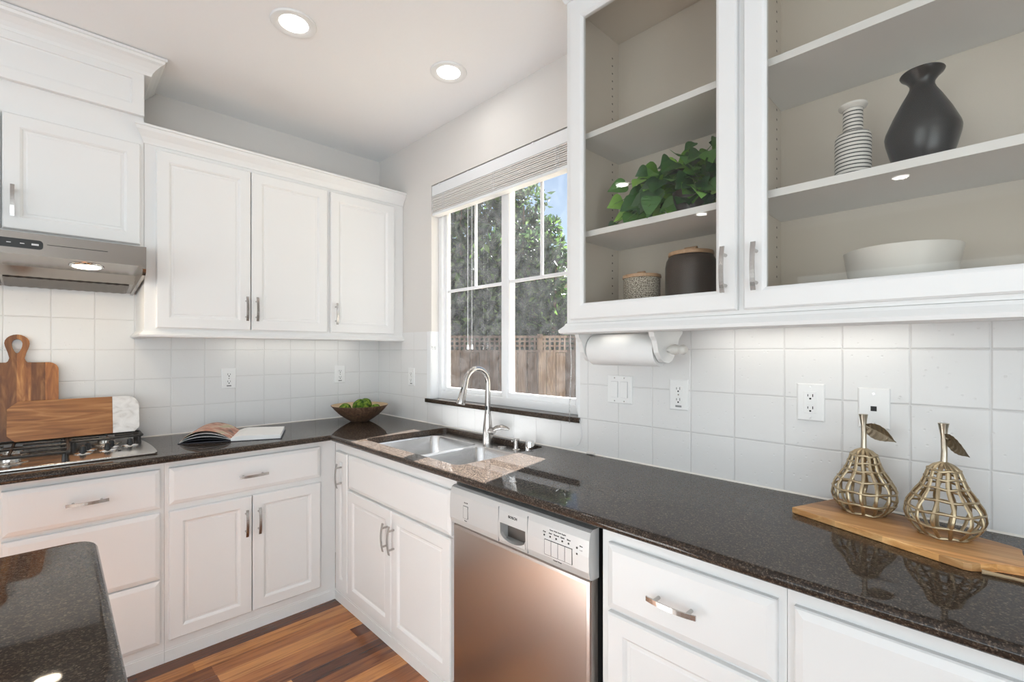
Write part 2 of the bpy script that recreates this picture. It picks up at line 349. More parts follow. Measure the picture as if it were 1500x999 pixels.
def sweep(bm, prof, path, side=1, mi=0):
    """closed profile [(out,up)] swept along 2D path with mitred corners"""
    P = [Vector(p) for p in path]; k = len(P); rs = []
    for i in range(k):
        d1 = (P[i]-P[i-1]).normalized() if i > 0 else (P[1]-P[0]).normalized()
        d2 = (P[i+1]-P[i]).normalized() if i < k-1 else d1
        n1 = Vector((-d1.y, d1.x))*side; n2 = Vector((-d2.y, d2.x))*side
        m = (n1+n2); m = m/max(1e-6, m.dot(n1))
        rs.append([bm.verts.new((P[i].x+m.x*o, P[i].y+m.y*o, h)) for o, h in prof])
    q = len(prof)
    for a, b_ in zip(rs[:-1], rs[1:]):
        for j in range(q): bm.faces.new((a[j], a[(j+1) % q], b_[(j+1) % q], b_[j])).material_index = mi
    bm.faces.new(rs[0][::-1]); bm.faces.new(rs[-1])
def prism(bm, pts, h0, h1, M=I4, bev=0, mi=0):
    """polygon pts (a,b) extruded along third axis h0..h1"""
    a = [bm.verts.new(M @ Vector((p[0], p[1], h0))) for p in pts]; b_ = [bm.verts.new(M @ Vector((p[0], p[1], h1))) for p in pts]
    k = len(pts); fs = [bm.faces.new(a[::-1]), bm.faces.new(b_)]
    for i in range(k): fs.append(bm.faces.new((a[i], a[(i+1) % k], b_[(i+1) % k], b_[i])))
    for f in fs: f.material_index = mi
    if bev:
        es = list({e for f in fs[:2] for e in f.edges})
        bmesh.ops.bevel(bm, geom=es, offset=bev, segments=3, affect='EDGES', profile=.6)
def arcpts(cx, cy, r, a0, a1, n=6):
    return [(cx+r*math.cos(R(a0+(a1-a0)*i/n)), cy+r*math.sin(R(a0+(a1-a0)*i/n))) for i in range(n+1)]
def rrect(x0, x1, y0, y1, r, n=5):
    return arcpts(x1-r, y1-r, r, 0, 90, n)+arcpts(x0+r, y1-r, r, 90, 180, n)+arcpts(x0+r, y0+r, r, 180, 270, n)+arcpts(x1-r, y0+r, r, 270, 360, n)
def wloc(o):
    v_ = Vector((0, 0, 0))
    while o: v_ += o.location; o = o.parent
    return v_
def obj(name, bm, m, parent=None, M=I4, smooth=False, local=False, origin=None):
    """mesh object; geometry given in world space unless local (then relative to the parent)"""
    bm.transform(M)
    if not local:
        if origin is None:
            if parent: origin = wloc(parent)
            else:
                cs = [v_.co for v_ in bm.verts]
                origin = Vector(((min(c.x for c in cs)+max(c.x for c in cs))/2, (min(c.y for c in cs)+max(c.y for c in cs))/2, min(c.z for c in cs)))
        bm.transform(Matrix.Translation(-Vector(origin)))
    bmesh.ops.recalc_face_normals(bm, faces=bm.faces)
    me = bpy.data.meshes.new(name); bm.to_mesh(me); bm.free()
    for q in (m if isinstance(m, (list, tuple)) else [m]): me.materials.append(q)
    if smooth:
        me.polygons.foreach_set('use_smooth', [True]*len(me.polygons))
        try: me.set_sharp_from_angle(angle=R(38))
        except Exception: pass
    o = bpy.data.objects.new(name, me); COL.objects.link(o)
    if parent: o.parent = parent
    elif not local: o.location = origin
    return o
def tag(o, label, cat, group=None, kind=None):
    o['label'] = label
    if cat: o['category'] = cat
    if group: o['group'] = group
    if kind: o['kind'] = kind
    return o
def thing(name, label, cat, loc, group=None):
    o = bpy.data.objects.new(name, None); COL.objects.link(o); o.location = loc; o.empty_display_size = .05
    return tag(o, label, cat, group)
def struct(name, bm, m, parent=None, **kw):
    o = obj(name, bm, m, parent, origin=(0, 0, 0) if not parent else None, **kw)
    o['kind'] = 'structure'
    return o
def copy_tree(o, loc=None, rz=None, label=None, parent=None):
    c = o.copy(); COL.objects.link(c)
    if parent: c.parent = parent
    if loc is not None: c.location = loc
    if rz is not None: c.rotation_euler.z = rz
    if label: c['label'] = label
    for ch in list(o.children): copy_tree(ch, parent=c)
    return c

# ---------------------------------------------------------------- room shell
XW, YS, H = -5.0, -5.2, 2.74
bm = BM(); box(bm, XW, 0.15, YS, 0.15, -.1, 0); struct('floor', bm, floor_m)
bm = BM(); box(bm, XW, 0.15, YS, 0.15, H, H+.1); struct('ceiling', bm, ceil_m)
bm = BM(); box(bm, XW, 0.15, 0, .15, 0, H); struct('wall_north', bm, wall_m)
# window wall with its opening
WY0, WY1, WZ0, WZ1 = -1.815, -.66, 1.045, 2.404
bm = BM()
box(bm, 0, .15, YS, WY0, 0, H); box(bm, 0, .15, WY1, 0, 0, H); box(bm, 0, .15, WY0, WY1, 0, WZ0); box(bm, 0, .15, WY0, WY1, WZ1, H)
struct('wall_east', bm, wall_m)
bm = BM()
box(bm, XW-.1, XW, YS, -4.2, 0, H); box(bm, XW-.1, XW, -1.6, .15, 0, H); box(bm, XW-.1, XW, -4.2, -1.6, 0, .65); box(bm, XW-.1, XW, -4.2, -1.6, 2.25, H)
struct('wall_west', bm, wall_m)
bm = BM()
box(bm, XW, -4.2, YS-.1, YS, 0, H); box(bm, -1.6, .15, YS-.1, YS, 0, H); box(bm, -4.2, -1.6, YS-.1, YS, 2.15, H)
struct('wall_south', bm, wall_m)
# tile skins on the two walls
bm = BM(); box(bm, -2.9, 0, -.006, 0, .914, 1.90); struct('trim_1', bm, tile_left)
bm = BM()
TZ = 1.49
box(bm, -.006, 0, YS, WY0-.012, .914, 1.50); box(bm, -.006, 0, WY1+.04, -.006, .914, TZ)
box(bm, -.006, 0, WY0-.012, WY1+.04, .914, WZ0-.003)
struct('trim_2', bm, tile_right)
# tiled jambs below the tile line
bm = BM(); box(bm, 0, .055, WY1-.0015, WY1+.004, WZ0+.024, TZ); box(bm, 0, .055, WY0-.004, WY0+.0015, WZ0+.024, TZ)
box(bm, -.006, 0, WY1, WY1+.04, WZ0+.024, TZ, .002); box(bm, -.006, 0, WY0-.012, WY0, WZ0+.024, TZ)
struct('trim_3', bm, vinyl)

# window_1: slab sill, vinyl frame, sliding sash, muntins, panes
bm = BM(); box(bm, -.02, .06, WY0-.012, WY1+.045, WZ0, WZ0+.024, .003)
sill = struct('window_sill', bm, granite); sill.name = 'trim_4'
win = bpy.data.objects.new('window_1', None); COL.objects.link(win); win.location = (.1, -1.24, 1.069); win['kind'] = 'structure'
bm = BM()
fx0, fx1 = .055, .12
def frame(bm, x0, x1, y0, y1, z0, z1, t, tb=None):
    tb = tb or t
    box(bm, x0, x1, y0, y0+t, z0, z1, .003); box(bm, x0, x1, y1-t, y1, z0, z1, .003)
    box(bm, x0, x1, y0+t, y1-t, z0, z0+tb, .003); box(bm, x0, x1, y0+t, y1-t, z1-t, z1, .003)
frame(bm, fx0, fx1, WY0, WY1, 1.069, WZ1, .032, .045)
box(bm, fx0+.005, fx1, -1.285, -1.245, 1.11, WZ1-.03, .003)
obj('window_frame', bm, vinyl, win)
bm = BM(); frame(bm, .078, .105, -1.246, WY1-.03, 1.113, 2.27, .026); obj('sash', bm, vinyl, win)
bm = BM(); frame(bm, .062, .088, WY0+.032, -1.262, 1.113, 2.27, .034, .03); obj('sash', bm, vinyl, win)
def muntin(y0, y1, yc, x):
    bm = BM(); box(bm, x-.006, x+.006, y0, y1, 1.733, 1.751, .002); box(bm, x-.006, x+.006, yc-.008, yc+.008, 1.751, 2.25, .002)
    obj('muntin', bm, vinyl, win)
muntin(-1.222, -.716, -.985, .092); muntin(-1.75, -1.294, -1.525, .075)
bm = BM(); box(bm, .091, .0925, -1.222, -.716, 1.137, 2.246); obj('pane', bm, glass_win, win)
bm = BM(); box(bm, .074, .0755, -1.75, -1.294, 1.14, 2.24); obj('pane', bm, glass_win, win)
bm = BM(); box(bm, fx0+.006, fx1-.006, WY0+.02, WY1-.02, 2.268, WZ1-.02); obj('window_frame', bm, vinyl, win)
# glazing of the openings behind the camera
for k, (M_, a0, a1, z0, z1) in enumerate((('s', -4.2, -1.6, .02, 2.15), ('w', -4.2, -1.6, .65, 2.25))):
    bm = BM()
    t = .05
    if M_ == 's':
        for a in (a0, (a0+a1)/2-t/2, a1-t): box(bm, a, a+t, YS-.09, YS-.02, z0, z1)
        box(bm, a0, a1, YS-.09, YS-.02, z0, z0+t); box(bm, a0, a1, YS-.09, YS-.02, z1-t, z1)
    else:
        for a in (a0, (a0+a1)/2-t/2, a1-t): box(bm, XW-.09, XW-.02, a, a+t, z0, z1)
        box(bm, XW-.09, XW-.02, a0, a1, z0, z0+t); box(bm, XW-.09, XW-.02, a0, a1, z1-t, z1)
    struct('window_%d' % (k+2), bm, vinyl)

# ---------------------------------------------------------------- cabinet builders
FT = .02   # door thickness
def door_prof(w0, stile=.055):
    return [(0, w0), (0, w0+FT-.005), (.004, w0+FT), (stile-.006, w0+FT), (stile, w0+FT-.004), (stile+.004, w0+FT-.009), (stile+.012, w0+FT-.009), (stile+.016, w0+FT-.007)]
def slab_prof(w0):
    return [(0, w0), (0, w0+FT-.008), (.003, w0+FT-.005), (.012, w0+FT-.002), (.018, w0+FT)]
def pull(parent, M, u, v, w, L=.128, vertical=True, label=None):
    bm = BM()
    def pt(a, o, dw=0):
        return (u+o, v+a, w+dw) if vertical else (u+a, v+o, w+dw)
    n_ = 12; rs = []
    for i in range(n_+1):
        a = -L/2+L*i/n_; dw = .023+.009*(1-(2*a/L)**2); rs.append([bm.verts.new(pt(a, o, dw+d)) for o, d in ((-.006, 0), (.006, 0), (.006, .004), (-.006, .004))])
    for a_, b_ in zip(rs[:-1], rs[1:]):
        for j in range(4): bm.faces.new((a_[j], a_[(j+1) % 4], b_[(j+1) % 4], b_[j]))
    bm.faces.new(rs[0]); bm.faces.new(rs[-1])
    for a in (-L*.33, L*.33): tube(bm, [pt(a, 0, 0), pt(a, 0, .029)], .0048, 10)
    o = obj('handle', bm, nickel, parent, M)
    if label: o['label'] = label
    return o
def door(parent, M, u0, u1, v0, v1, w0, hpos=None, vertical=True, kind='door', L=.128):
    bm = BM(); rings(bm, u0, u1, v0, v1, door_prof(w0) if kind == 'door' else slab_prof(w0))
    o = obj('door' if kind == 'door' else 'drawer', bm, cab_m, parent, M)
    if hpos: pull(o, M, hpos[0], hpos[1], w0+FT, L, vertical)
    return o

# ---- base cabinets (face plane w=.58, door fronts w=.60, counter bottom .884)
BF = .58
PLINTH = [(0, 0), (.004, 0), (.004, .03), (.002, .042), (-.004, .05), (-.02, .052), (-.02, 0)]
def base_cab(label, M, u0, u1, items, group='base cabinets along the two walls', shell=True):
    uc = (u0+u1)/2
    loc = M @ Vector((uc, 0, .3)); loc.z = 0
    t = thing('base_cabinet', label, 'cabinet', loc, group)
    bm = BM()
    if shell:
        box(bm, u0+.0005, u0+.019, 0, .883, .012, BF-.018); box(bm, u1-.019, u1-.0005, 0, .883, .012, BF-.018)
        box(bm, u0+.019, u1-.019, .05, .068, .012, BF-.018); box(bm, u0+.019, u1-.019, .05, .883, .012, .02)
        box(bm, u0+.0005, u1-.0005, .70, .883, BF-.018, BF) if False else None
    # face frame with holes: solid slab just behind the doors
    box(bm, u0+.0005, u1-.0005, .05, .883, BF-.018, BF)
    obj('body', bm, cab_m, t, M)
    bm = BM(); 
    box(bm, u0+.0005, u1-.0005, 0, .05, BF-.018, BF+.004, 0); box(bm, u0+.0005, u1-.0005, .05, .058, BF, BF+.001)
    obj('plinth', bm, cab_m, t, M)
    for it in items:
        kind, a0, a1, z0, z1 = it[:5]; hp = it[5] if len(it) > 5 else None; vert = it[6] if len(it) > 6 else (kind == 'door')
        door(t, M, a0, a1, z0, z1, BF, hp, vert, kind)
    return t
base_cab('white three drawer base cabinet under the gas cooktop', LEFT, -1.845, -1.347, [
    ('drawer', -1.830, -1.363, .683, .853, (-1.597, .768), False), ('drawer', -1.830, -1.363, .378, .664), ('drawer', -1.830, -1.363, .094, .370)])
base_cab('white drawer base cabinet left of the cooktop drawers, mostly cut off by the photo edge', LEFT, -2.35, -1.845, [
    ('drawer', -2.33, -1.862, .683, .853, (-2.10, .768), False), ('drawer', -2.33, -1.862, .378, .664), ('drawer', -2.33, -1.862, .094, .370)])
base_cab('white base cabinet with one drawer over two doors left of the inner corner', LEFT, -1.347, -.5805, [
    ('drawer', -1.332, -.669, .690, .853, (-.999, .765), False),
    ('door', -1.332, -1.003, .098, .662, (-1.030, .540)), ('door', -.999, -.669, .098, .662, (-.974, .540))])
t = base_cab('white sink base cabinet with false front, two doors and a narrow tray door', RIGHT, -1.672, -.581, [
    ('drawer', -1.655, -.772, .650, .826), ('door', -1.655, -1.213, .088, .640, (-1.238, .520)), ('door', -1.209, -.772, .088, .640, (-1.182, .520)),
    ('door', -.762, -.625, .098, .826, (-.700, .706))], shell=False)
base_cab('white base cabinet with one handled drawer over a door right of the dishwasher', RIGHT, -2.812, -2.345, [
    ('drawer', -2.796, -2.372, .660, .838, (-2.570, .745), False), ('door', -2.796, -2.372, .088, .648)])
base_cab('white drawer base cabinet at the bottom right corner of the photo', RIGHT, -3.40, -2.812, [
    ('drawer', -3.385, -2.828, .660, .838, (-3.09, .745), False), ('door', -3.385, -3.110, .088, .648), ('door', -3.104, -2.828, .088, .648)])
base_cab('white base cabinet at the far end of the long counter, behind the camera', RIGHT, -4.0, -3.40, [
    ('door', -3.985, -3.702, .088, .838), ('door', -3.698, -3.415, .088, .838)])

# ---- countertop: one L slab with sink cut-out, bullnosed front edge
CT, CB = .914, .884
FR = .622; rr = .015
SX0, SX1, SY0, SY1 = -.552, -.036, -1.642, -.855
bm = BM()
# main slab top/bottom as pieces around the sink opening, interior x-extent to the flat start of the bullnose
def slab(x0, x1, y0, y1): box(bm, x0, x1, y0, y1, CB, CT)
e = FR-0.0
slab(-2.9, -FR, -FR, -.0065)
slab(SX0, -.0065, SY1, -.0065); slab(-FR, SX0, -FR, -.0065) if False else None
bm.free(); bm = BM()
def poly(pts, z, flip=False):
    vs_ = [bm.verts.new((x, y, z)) for x, y in pts]
    return vs_
outer = [(-2.9, -.0065), (-2.9, -FR), (-FR, -FR), (-FR, -4.0), (-.0065, -4.0), (-.0065, -.0065)]
hole = rrect(SX0, SX1, SY0, SY1, .03, 4)
for z in (CT, CB):
    ov = [bm.verts.new((x, y, z)) for x, y in outer]; hv = [bm.verts.new((x, y, z)) for x, y in hole]
    es = [bm.edges.new((ov[i], ov[(i+1) % len(ov)])) for i in range(len(ov))]+[bm.edges.new((hv[i], hv[(i+1) % len(hv)])) for i in range(len(hv))]
    bmesh.ops.triangle_fill(bm, use_beauty=True, edges=es)
    if z == CT: to, th = ov, hv
    else:
        for A, B_ in ((to, ov), (th, hv)):
            for i in range(len(A)):
                if A is to and i in (1, 2): continue          # the bullnose goes there
                bm.faces.new((A[i], A[(i+1) % len(A)], B_[(i+1) % len(A)], B_[i]))
prof = [(0, CB)]+[(rr*math.cos(R(a)), (CT+CB)/2+rr*math.sin(R(a))) for a in range(-90, 91, 15)][1:-1]+[(0, CT)]
P = [Vector((-2.9, -FR)), Vector((-FR, -FR)), Vector((-FR, -4.0))]
rs = []
for i, (p, mdir) in enumerate(zip(P, (Vector((0, -1)), Vector((-1, -1)), Vector((-1, 0))))):
    rs.append([bm.verts.new((p.x+mdir.x*o, p.y+mdir.y*o, h)) for o, h in prof])
for a, b_ in zip(rs[:-1], rs[1:]):
    for j in range(len(prof)-1): bm.faces.new((a[j], a[j+1], b_[j+1], b_[j]))
bm.faces.new(rs[0]); bm.faces.new(rs[-1])
bmesh.ops.remove_doubles(bm, verts=bm.verts, dist=.0002)
o = obj('countertop', bm, granite, smooth=True); tag(o, 'L-shaped dark brown speckled granite countertop along both tiled walls', 'countertop')

# ---- kitchen island
isl = thing('kitchen_island', 'kitchen island with dark granite top in the lower left corner', 'kitchen island', (-2.25, -2.1, 0))
bm = BM(); X1, Y1, X0, Y0 = -1.632, -1.596, -2.95, -2.56
pts = rrect(X0, X1, Y0, Y1, .035, 6)
rings_ = []
for a in range(-90, 91, 18):
    o_ = .015*math.cos(R(a)); z = (CT+CB)/2+.015*math.sin(R(a))
    rings_.append([bm.verts.new((x, y, z)) for x, y in rrect(X0-o_, X1+o_, Y0-o_, Y1+o_, .035+o_, 6)])
for a_, b_ in zip(rings_[:-1], rings_[1:]):
    k = len(a_)
    for j in range(k): bm.faces.new((a_[j], a_[(j+1) % k], b_[(j+1) % k], b_[j]))
bm.faces.new(rings_[0][::-1]); bm.faces.new(rings_[-1])
obj('island_top', bm, granite, isl, smooth=True)
bm = BM(); box(bm, X0+.04, X1-.05, Y0+.04, Y1-.045, .09, CB); box(bm, X0+.08, X1-.1, Y0+.08, Y1-.09, 0, .09)
obj('body', bm, cab_m, isl)

# ---- sink
def bowl(bm, x0, x1, y0, y1, zt, depth):
    n_ = 6; R0 = .05
    prev = None
    for r_in, z in ((0, zt), (.003, zt-.006), (.006, zt-depth+.05), (.012, zt-depth+.022), (.028, zt-depth+.006), (.055, zt-depth), ):
        cur = [bm.verts.new((x, y, z)) for x, y in rrect(x0+r_in, x1-r_in, y0+r_in, y1-r_in, R0, n_)]
        if prev:
            for j in range(len(cur)): bm.faces.new((prev[j], prev[(j+1) % len(cur)], cur[(j+1) % len(cur)], cur[j]))
        else: top = cur
        prev = cur
    bm.faces.new(prev)
    return top
snk = thing('kitchen_sink', 'stainless steel double bowl undermount sink below the window', 'sink', (-.3, -1.25, .66))
ZD = .8832
bm = BM()
b1 = (-.515, -.118, -1.262, -.880); b2 = (-.515, -.135, -1.615, -1.292)
# deck sheet with two holes
ov = [bm.verts.new((x, y, ZD)) for x, y in ((SX0-.02, SY0-.02), (SX1+.02, SY0-.02), (SX1+.02, SY1+.02), (SX0-.02, SY1+.02))]
es = [bm.edges.new((ov[i], ov[(i+1) % 4])) for i in range(4)]
for (x0, x1, y0, y1) in (b1, b2):
    hv = [bm.verts.new((x, y, ZD)) for x, y in rrect(x0, x1, y0, y1, .05, 6)]
    es += [bm.edges.new((hv[i], hv[(i+1) % len(hv)])) for i in range(len(hv))]
bmesh.ops.triangle_fill(bm, use_beauty=True, edges=es)
obj('sink_deck', bm, ss_sink, snk)
for bb in (b1, b2):
    bm = BM(); bowl(bm, *bb, ZD, .20); w = obj('basin', bm, ss_sink, snk, smooth=True)
    bm = BM(); cx, cy = (bb[0]+bb[1])/2+.02, (bb[2]+bb[3])/2
    lathe(bm, [(0, ZD-.1985), (.020, ZD-.1985), (.030, ZD-.197), (.042, ZD-.196), (.045, ZD-.1995)], (cx, cy, 0), 28); obj('drain', bm, chrome, w, smooth=True)
# faucet
FY = -1.29
fc = thing('faucet', 'brushed nickel pull-down kitchen faucet standing behind the sink', 'faucet', (-.084, FY, ZD+.0003))
bm = BM(); lathe(bm, [(0, 0), (.027, 0), (.0275, .004), (.026, .01), (.0255, .06), (.024, .10), (.0185, .14), (.0165, .16), (0, .16)], (-.084, FY, ZD+.0005), 28); obj('base', bm, nickel, fc, smooth=True)
bm = BM()
sp = [(-.084, FY, ZD+.155)]+[(-.084, FY, z) for z in (1.08, 1.12, 1.16, 1.19)]
sp += [(-.157+.073*math.cos(R(a)), FY, 1.205+.073*math.sin(R(a))) for a in range(0, 166, 11)]
tube(bm, sp, [.0155, .015, .0145, .014]+[.0135]*(len(sp)-4), 16); obj('spout', bm, nickel, fc, smooth=True)
ex = Vector(sp[-1]); dr = (Vector(sp[-1])-Vector(sp[-2])).normalized(); dr = Vector((-.30, 0, -1)).normalized()
bm = BM(); tube(bm, [ex, ex+dr*.02, ex+dr*.05, ex+dr*.09, ex+dr*.118, ex+dr*.124], [.0145, .0150, .0165, .0195, .0225, .021], 20)
hd = obj('spray_head', bm, nickel, fc, smooth=True)
bm = BM(); pc = ex+dr*.035+Vector((-.0145, -.003, -.003)); tube(bm, [pc, pc+dr*.028], .005, 8); obj('button', bm, blackp, hd, smooth=True)
bm = BM(); tube(bm, [(-.084, FY-.018, .955), (-.084, FY-.038, .957), (-.084, FY-.048, .958)], [.0185, .0185, .015], 18)
tube(bm, [(-.084, FY-.034, .958), (-.072, FY-.052, .972), (-.055, FY-.075, .978), (-.04, FY-.098, .972), (-.034, FY-.108, .966)], [.013, .0165, .0155, .012, .007], 14, flat=.6)
obj('lever', bm, nickel, fc, smooth=True)
bm = BM(); tube(bm, [(-.104, FY-.012, 1.065), (-.104, FY-.012, 1.083)], .005, 8); obj('sensor', bm, blackp, fc)
# deck accessories
sd = thing('soap_dispenser', 'small brushed nickel soap dispenser, the taller waisted one right of the faucet', 'soap dispenser', (-.078, -1.495, ZD+.0003))
bm = BM(); lathe(bm, [(0, 0), (.021, 0), (.021, .004), (.014, .008), (.012, .035), (.0145, .042), (.0145, .055), (0, .057)], (-.078, -1.495, ZD+.0005), 24)
tube(bm, [(-.078, -1.495, ZD+.05), (-.11, -1.495, ZD+.048)], .005, 8); obj('pump', bm, nickel, sd, smooth=True)
ag = thing('air_gap', 'plain chrome cylindrical air gap cap at the right end behind the sink', 'air gap', (-.068, -1.575, ZD+.0003))
bm = BM(); lathe(bm, [(0, 0), (.022, 0), (.022, .05), (.019, .056), (0, .057)], (-.068, -1.575, ZD+.0005), 28); obj('cap', bm, chrome, ag, smooth=True)
bm = BM(); lathe(bm, [(0, 0), (.025, 0), (.025, .003), (.02, .005), (0, .0055)], (-.078, -1.395, ZD+.0005), 28)
o = obj('hole_cover', bm, nickel, smooth=True); tag(o, 'flat round nickel cover disc between faucet and soap dispenser', 'sink hole cover')

# ---- dishwasher
dw = thing('dishwasher', 'stainless steel dishwasher with a light silver control panel under the counter', 'dishwasher', (-.3, -2.009, 0))
D0, D1 = -2.333, -1.684
bm = BM(); box(bm, D0+.012, D1-.012, .08, .872, .03, .575); obj('body', bm, blackp, dw, RIGHT)
bm = BM(); box(bm, D0+.02, D1-.02, 0, .08, .05, .53); obj('toe_panel', bm, blackp, dw, RIGHT)
bm = BM(); rings(bm, D0+.008, D1-.008, .095, .716, [(0, .576), (0, .606), (.003, .611), (.012, .6125)])
obj('door_panel', bm, ss_dw, dw, RIGHT)['label'] = 'brushed stainless steel door panel'
bm = BM()
pf = [(.576, .719), (.606, .719), (.618, .724), (.624, .745), (.625, .79), (.622, .835), (.616, .856), (.606, .862), (.576, .862)]
# control panel with a pocket handle cut: three stretches
def panel(u0, u1, prof_):
    a = [bm.verts.new((u0, v_, w_)) for w_, v_ in prof_]; b_ = [bm.verts.new((u1, v_, w_)) for w_, v_ in prof_]
    k = len(prof_)
    for i in range(k): bm.faces.new((a[i], a[(i+1) % k], b_[(i+1) % k], b_[i]))
    bm.faces.new(a[::-1]); bm.faces.new(b_)
panel(D0+.004, -2.083, pf); panel(-1.965, D1-.004, pf)
panel(-2.083, -1.965, [(.576, .719), (.606, .719), (.618, .724), (.6235, .737), (.585, .737), (.585, .792), (.625, .795), (.622, .835), (.616, .856), (.606, .862), (.576, .862)])
cp = obj('control_panel', bm, silver_p, dw, RIGHT); cp['label'] = 'light silver control panel'
bm = BM()
ap = arcpts(0, 0, 1, 180, 360, 12)
prism(bm, [(-2.082, .737)]+[(-2.024+.057*x, .762+.024*y) for x, y in ap]+[(-1.966, .737)], .612, .6245); obj('handle_pocket', bm, silver_p, cp, RIGHT)
bm = BM(); box(bm, -2.0825, -1.9655, .738, .7915, .5852, .588); obj('pocket_shade_plate', bm, mat('pocket_shade', (.16, .14, .125), .35, .6), cp, RIGHT)  # dark plate, the recess shade is put into its colour
for k in range(4):
    bm = BM(); u = -2.178-.0265*k; rings(bm, u-.0125, u+.0125, .752, .796, [(0, .620), (0, .6262), (.001, .6266)]); o = obj('button', bm, silver_p, cp, RIGHT)
    bm = BM()
    box(bm, u-.0135, u-.0125, .751, .797, .624, .6262); box(bm, u+.0125, u+.0135, .751, .797, .624, .6262); box(bm, u-.0135, u+.0135, .751, .752, .624, .6262); box(bm, u-.0135, u+.0135, .796, .797, .624, .6262)
    obj('outline', bm, blackp, o, RIGHT)
bm = BM(); rings(bm, -1.794, -1.770, .760, .803, [(0, .620), (0, .6262), (.001, .6266)]); o = obj('power_button', bm, silver_p, cp, RIGHT)
bm = BM(); box(bm, -1.795, -1.794, .759, .804, .622, .6262); box(bm, -1.770, -1.769, .759, .804, .622, .6262); box(bm, -1.795, -1.769, .759, .760, .622, .6262); box(bm, -1.795, -1.769, .803, .804, .622, .6262)
obj('outline', bm, blackp, o, RIGHT)
for k in range(5): bm = BM(); u = -2.163-.0235*k; box(bm, u-.0022, u+.0022, .806, .8105, .624, .6257); obj('indicator_light', bm, blackp, cp, RIGHT)
for z in (.803, .786): bm = BM(); box(bm, -2.29, -2.285, z, z+.005, .6235, .6256); obj('indicator_light', bm, blackp, cp, RIGHT)
for u in (-1.957, -2.092): bm = BM(); box(bm, u-.0003, u+.0003, .728, .845, .620, .6251); obj('seam', bm, mat('seam_grey', (.33, .33, .33), .6), cp, RIGHT)
def text(body, size, u, v, w, m, parent, name='lettering', M=RIGHT, ext=.0002, flip=True):
    cu = bpy.data.curves.new(name, 'FONT'); cu.body = body; cu.size = size; cu.extrude = ext; cu.align_x = 'CENTER'; cu.align_y = 'CENTER'; cu.resolution_u = 2
    tmp = bpy.data.objects.new('tmp', cu); COL.objects.link(tmp)
    dg = bpy.context.evaluated_depsgraph_get(); me = bpy.data.meshes.new_from_object(tmp.evaluated_get(dg))
    bpy.data.objects.remove(tmp); bpy.data.curves.remove(cu)
    bm = BM(); bm.from_mesh(me); bpy.data.meshes.remove(me)
    # RIGHT has u along +y, seen from -x the text must read towards -y
    bm.transform(Matrix.Translation((u, v, w)) @ (Matrix.Scale(-1, 4, (1, 0, 0)) if flip else I4))
    return obj(name, bm, m, parent, M)
try:
    text('BOSCH', .0125, -2.024, .822, .6236, blackp, cp, 'logo', ext=.0006)
    text('On / Off', .006, -1.782, .815, .624, grey_ink, cp, ext=.0006); text('Reset', .006, -1.782, .751, .6247, grey_ink, cp, ext=.0006)
    for k, s_ in enumerate(('Pots', 'Auto', 'Normal', 'Quick', 'Rinse')): text(s_, .0062, -2.163-.0235*k, .818, .6238, grey_ink, cp, ext=.0006)
    text('Power  Wash  Scrub  Regular', .0052, -2.215, .828, .6232, grey_ink, cp, ext=.0006)
    text('Cancel / Drain', .0055, -2.215, .742, .6243, grey_ink, cp, ext=.0006)
    for k, s_ in enumerate(('Rinse', 'Refill', 'Clean')): text(s_, .005, -2.302, .813-.012*k, .6238, grey_ink, cp, ext=.0006)
except Exception as ex_: print('text failed', ex_)

# ---------------------------------------------------------------- upper cabinets, range wall
UF = .33
def upper_shell(bm, u0, u1, v0, v1, depth=UF):
    box(bm, u0, u1, v0, v1, .008, depth)
uc1 = thing('wall_cabinet', 'white three door wall cabinet with crown between hood and window', 'cabinet', (-.7, -.17, 1.43))
bm = BM(); box(bm, -1.389, -.002, 1.470, 2.38, .008, UF); obj('body', bm, cab_m, uc1, LEFT)
door(uc1, LEFT, -1.346, -.941, 1.478, 2.325, UF, (-.963, 1.590)); door(uc1, LEFT, -.936, -.526, 1.478, 2.325, UF, (-.914, 1.590)); door(uc1, LEFT, -.506, -.078, 1.478, 2.325, UF, (-.478, 1.590))
bm = BM()
rail = [(-.02, 1.4700), (-.02, 1.431), (.010, 1.431), (.020, 1.436), (.022, 1.445), (.014, 1.453), (.006, 1.462), (.004, 1.470), (0, 1.4700)]
sweep(bm, rail, [(-1.389, -.008), (-1.389, -.33), (-.002, -.33)], -1); obj('light_rail', bm, cab_m, uc1)
crownp = [(0, 2.345), (.005, 2.345), (.008, 2.355), (.016, 2.372), (.028, 2.388), (.036, 2.398), (.040, 2.412), (.046, 2.414), (.046, 2.424), (0, 2.424)]
bm = BM(); k_ = len(crownp)
a = [bm.verts.new((-1.389-o_*.9, -.33-o_, h)) for o_, h in crownp]; b_ = [bm.verts.new((-.002, -.33-o_, h)) for o_, h in crownp]
for i in range(k_): bm.faces.new((a[i], a[(i+1) % k_], b_[(i+1) % k_], b_[i]))
bm.faces.new(a[::-1]); bm.faces.new(b_)
obj('crown_molding', bm, cab_m, uc1)
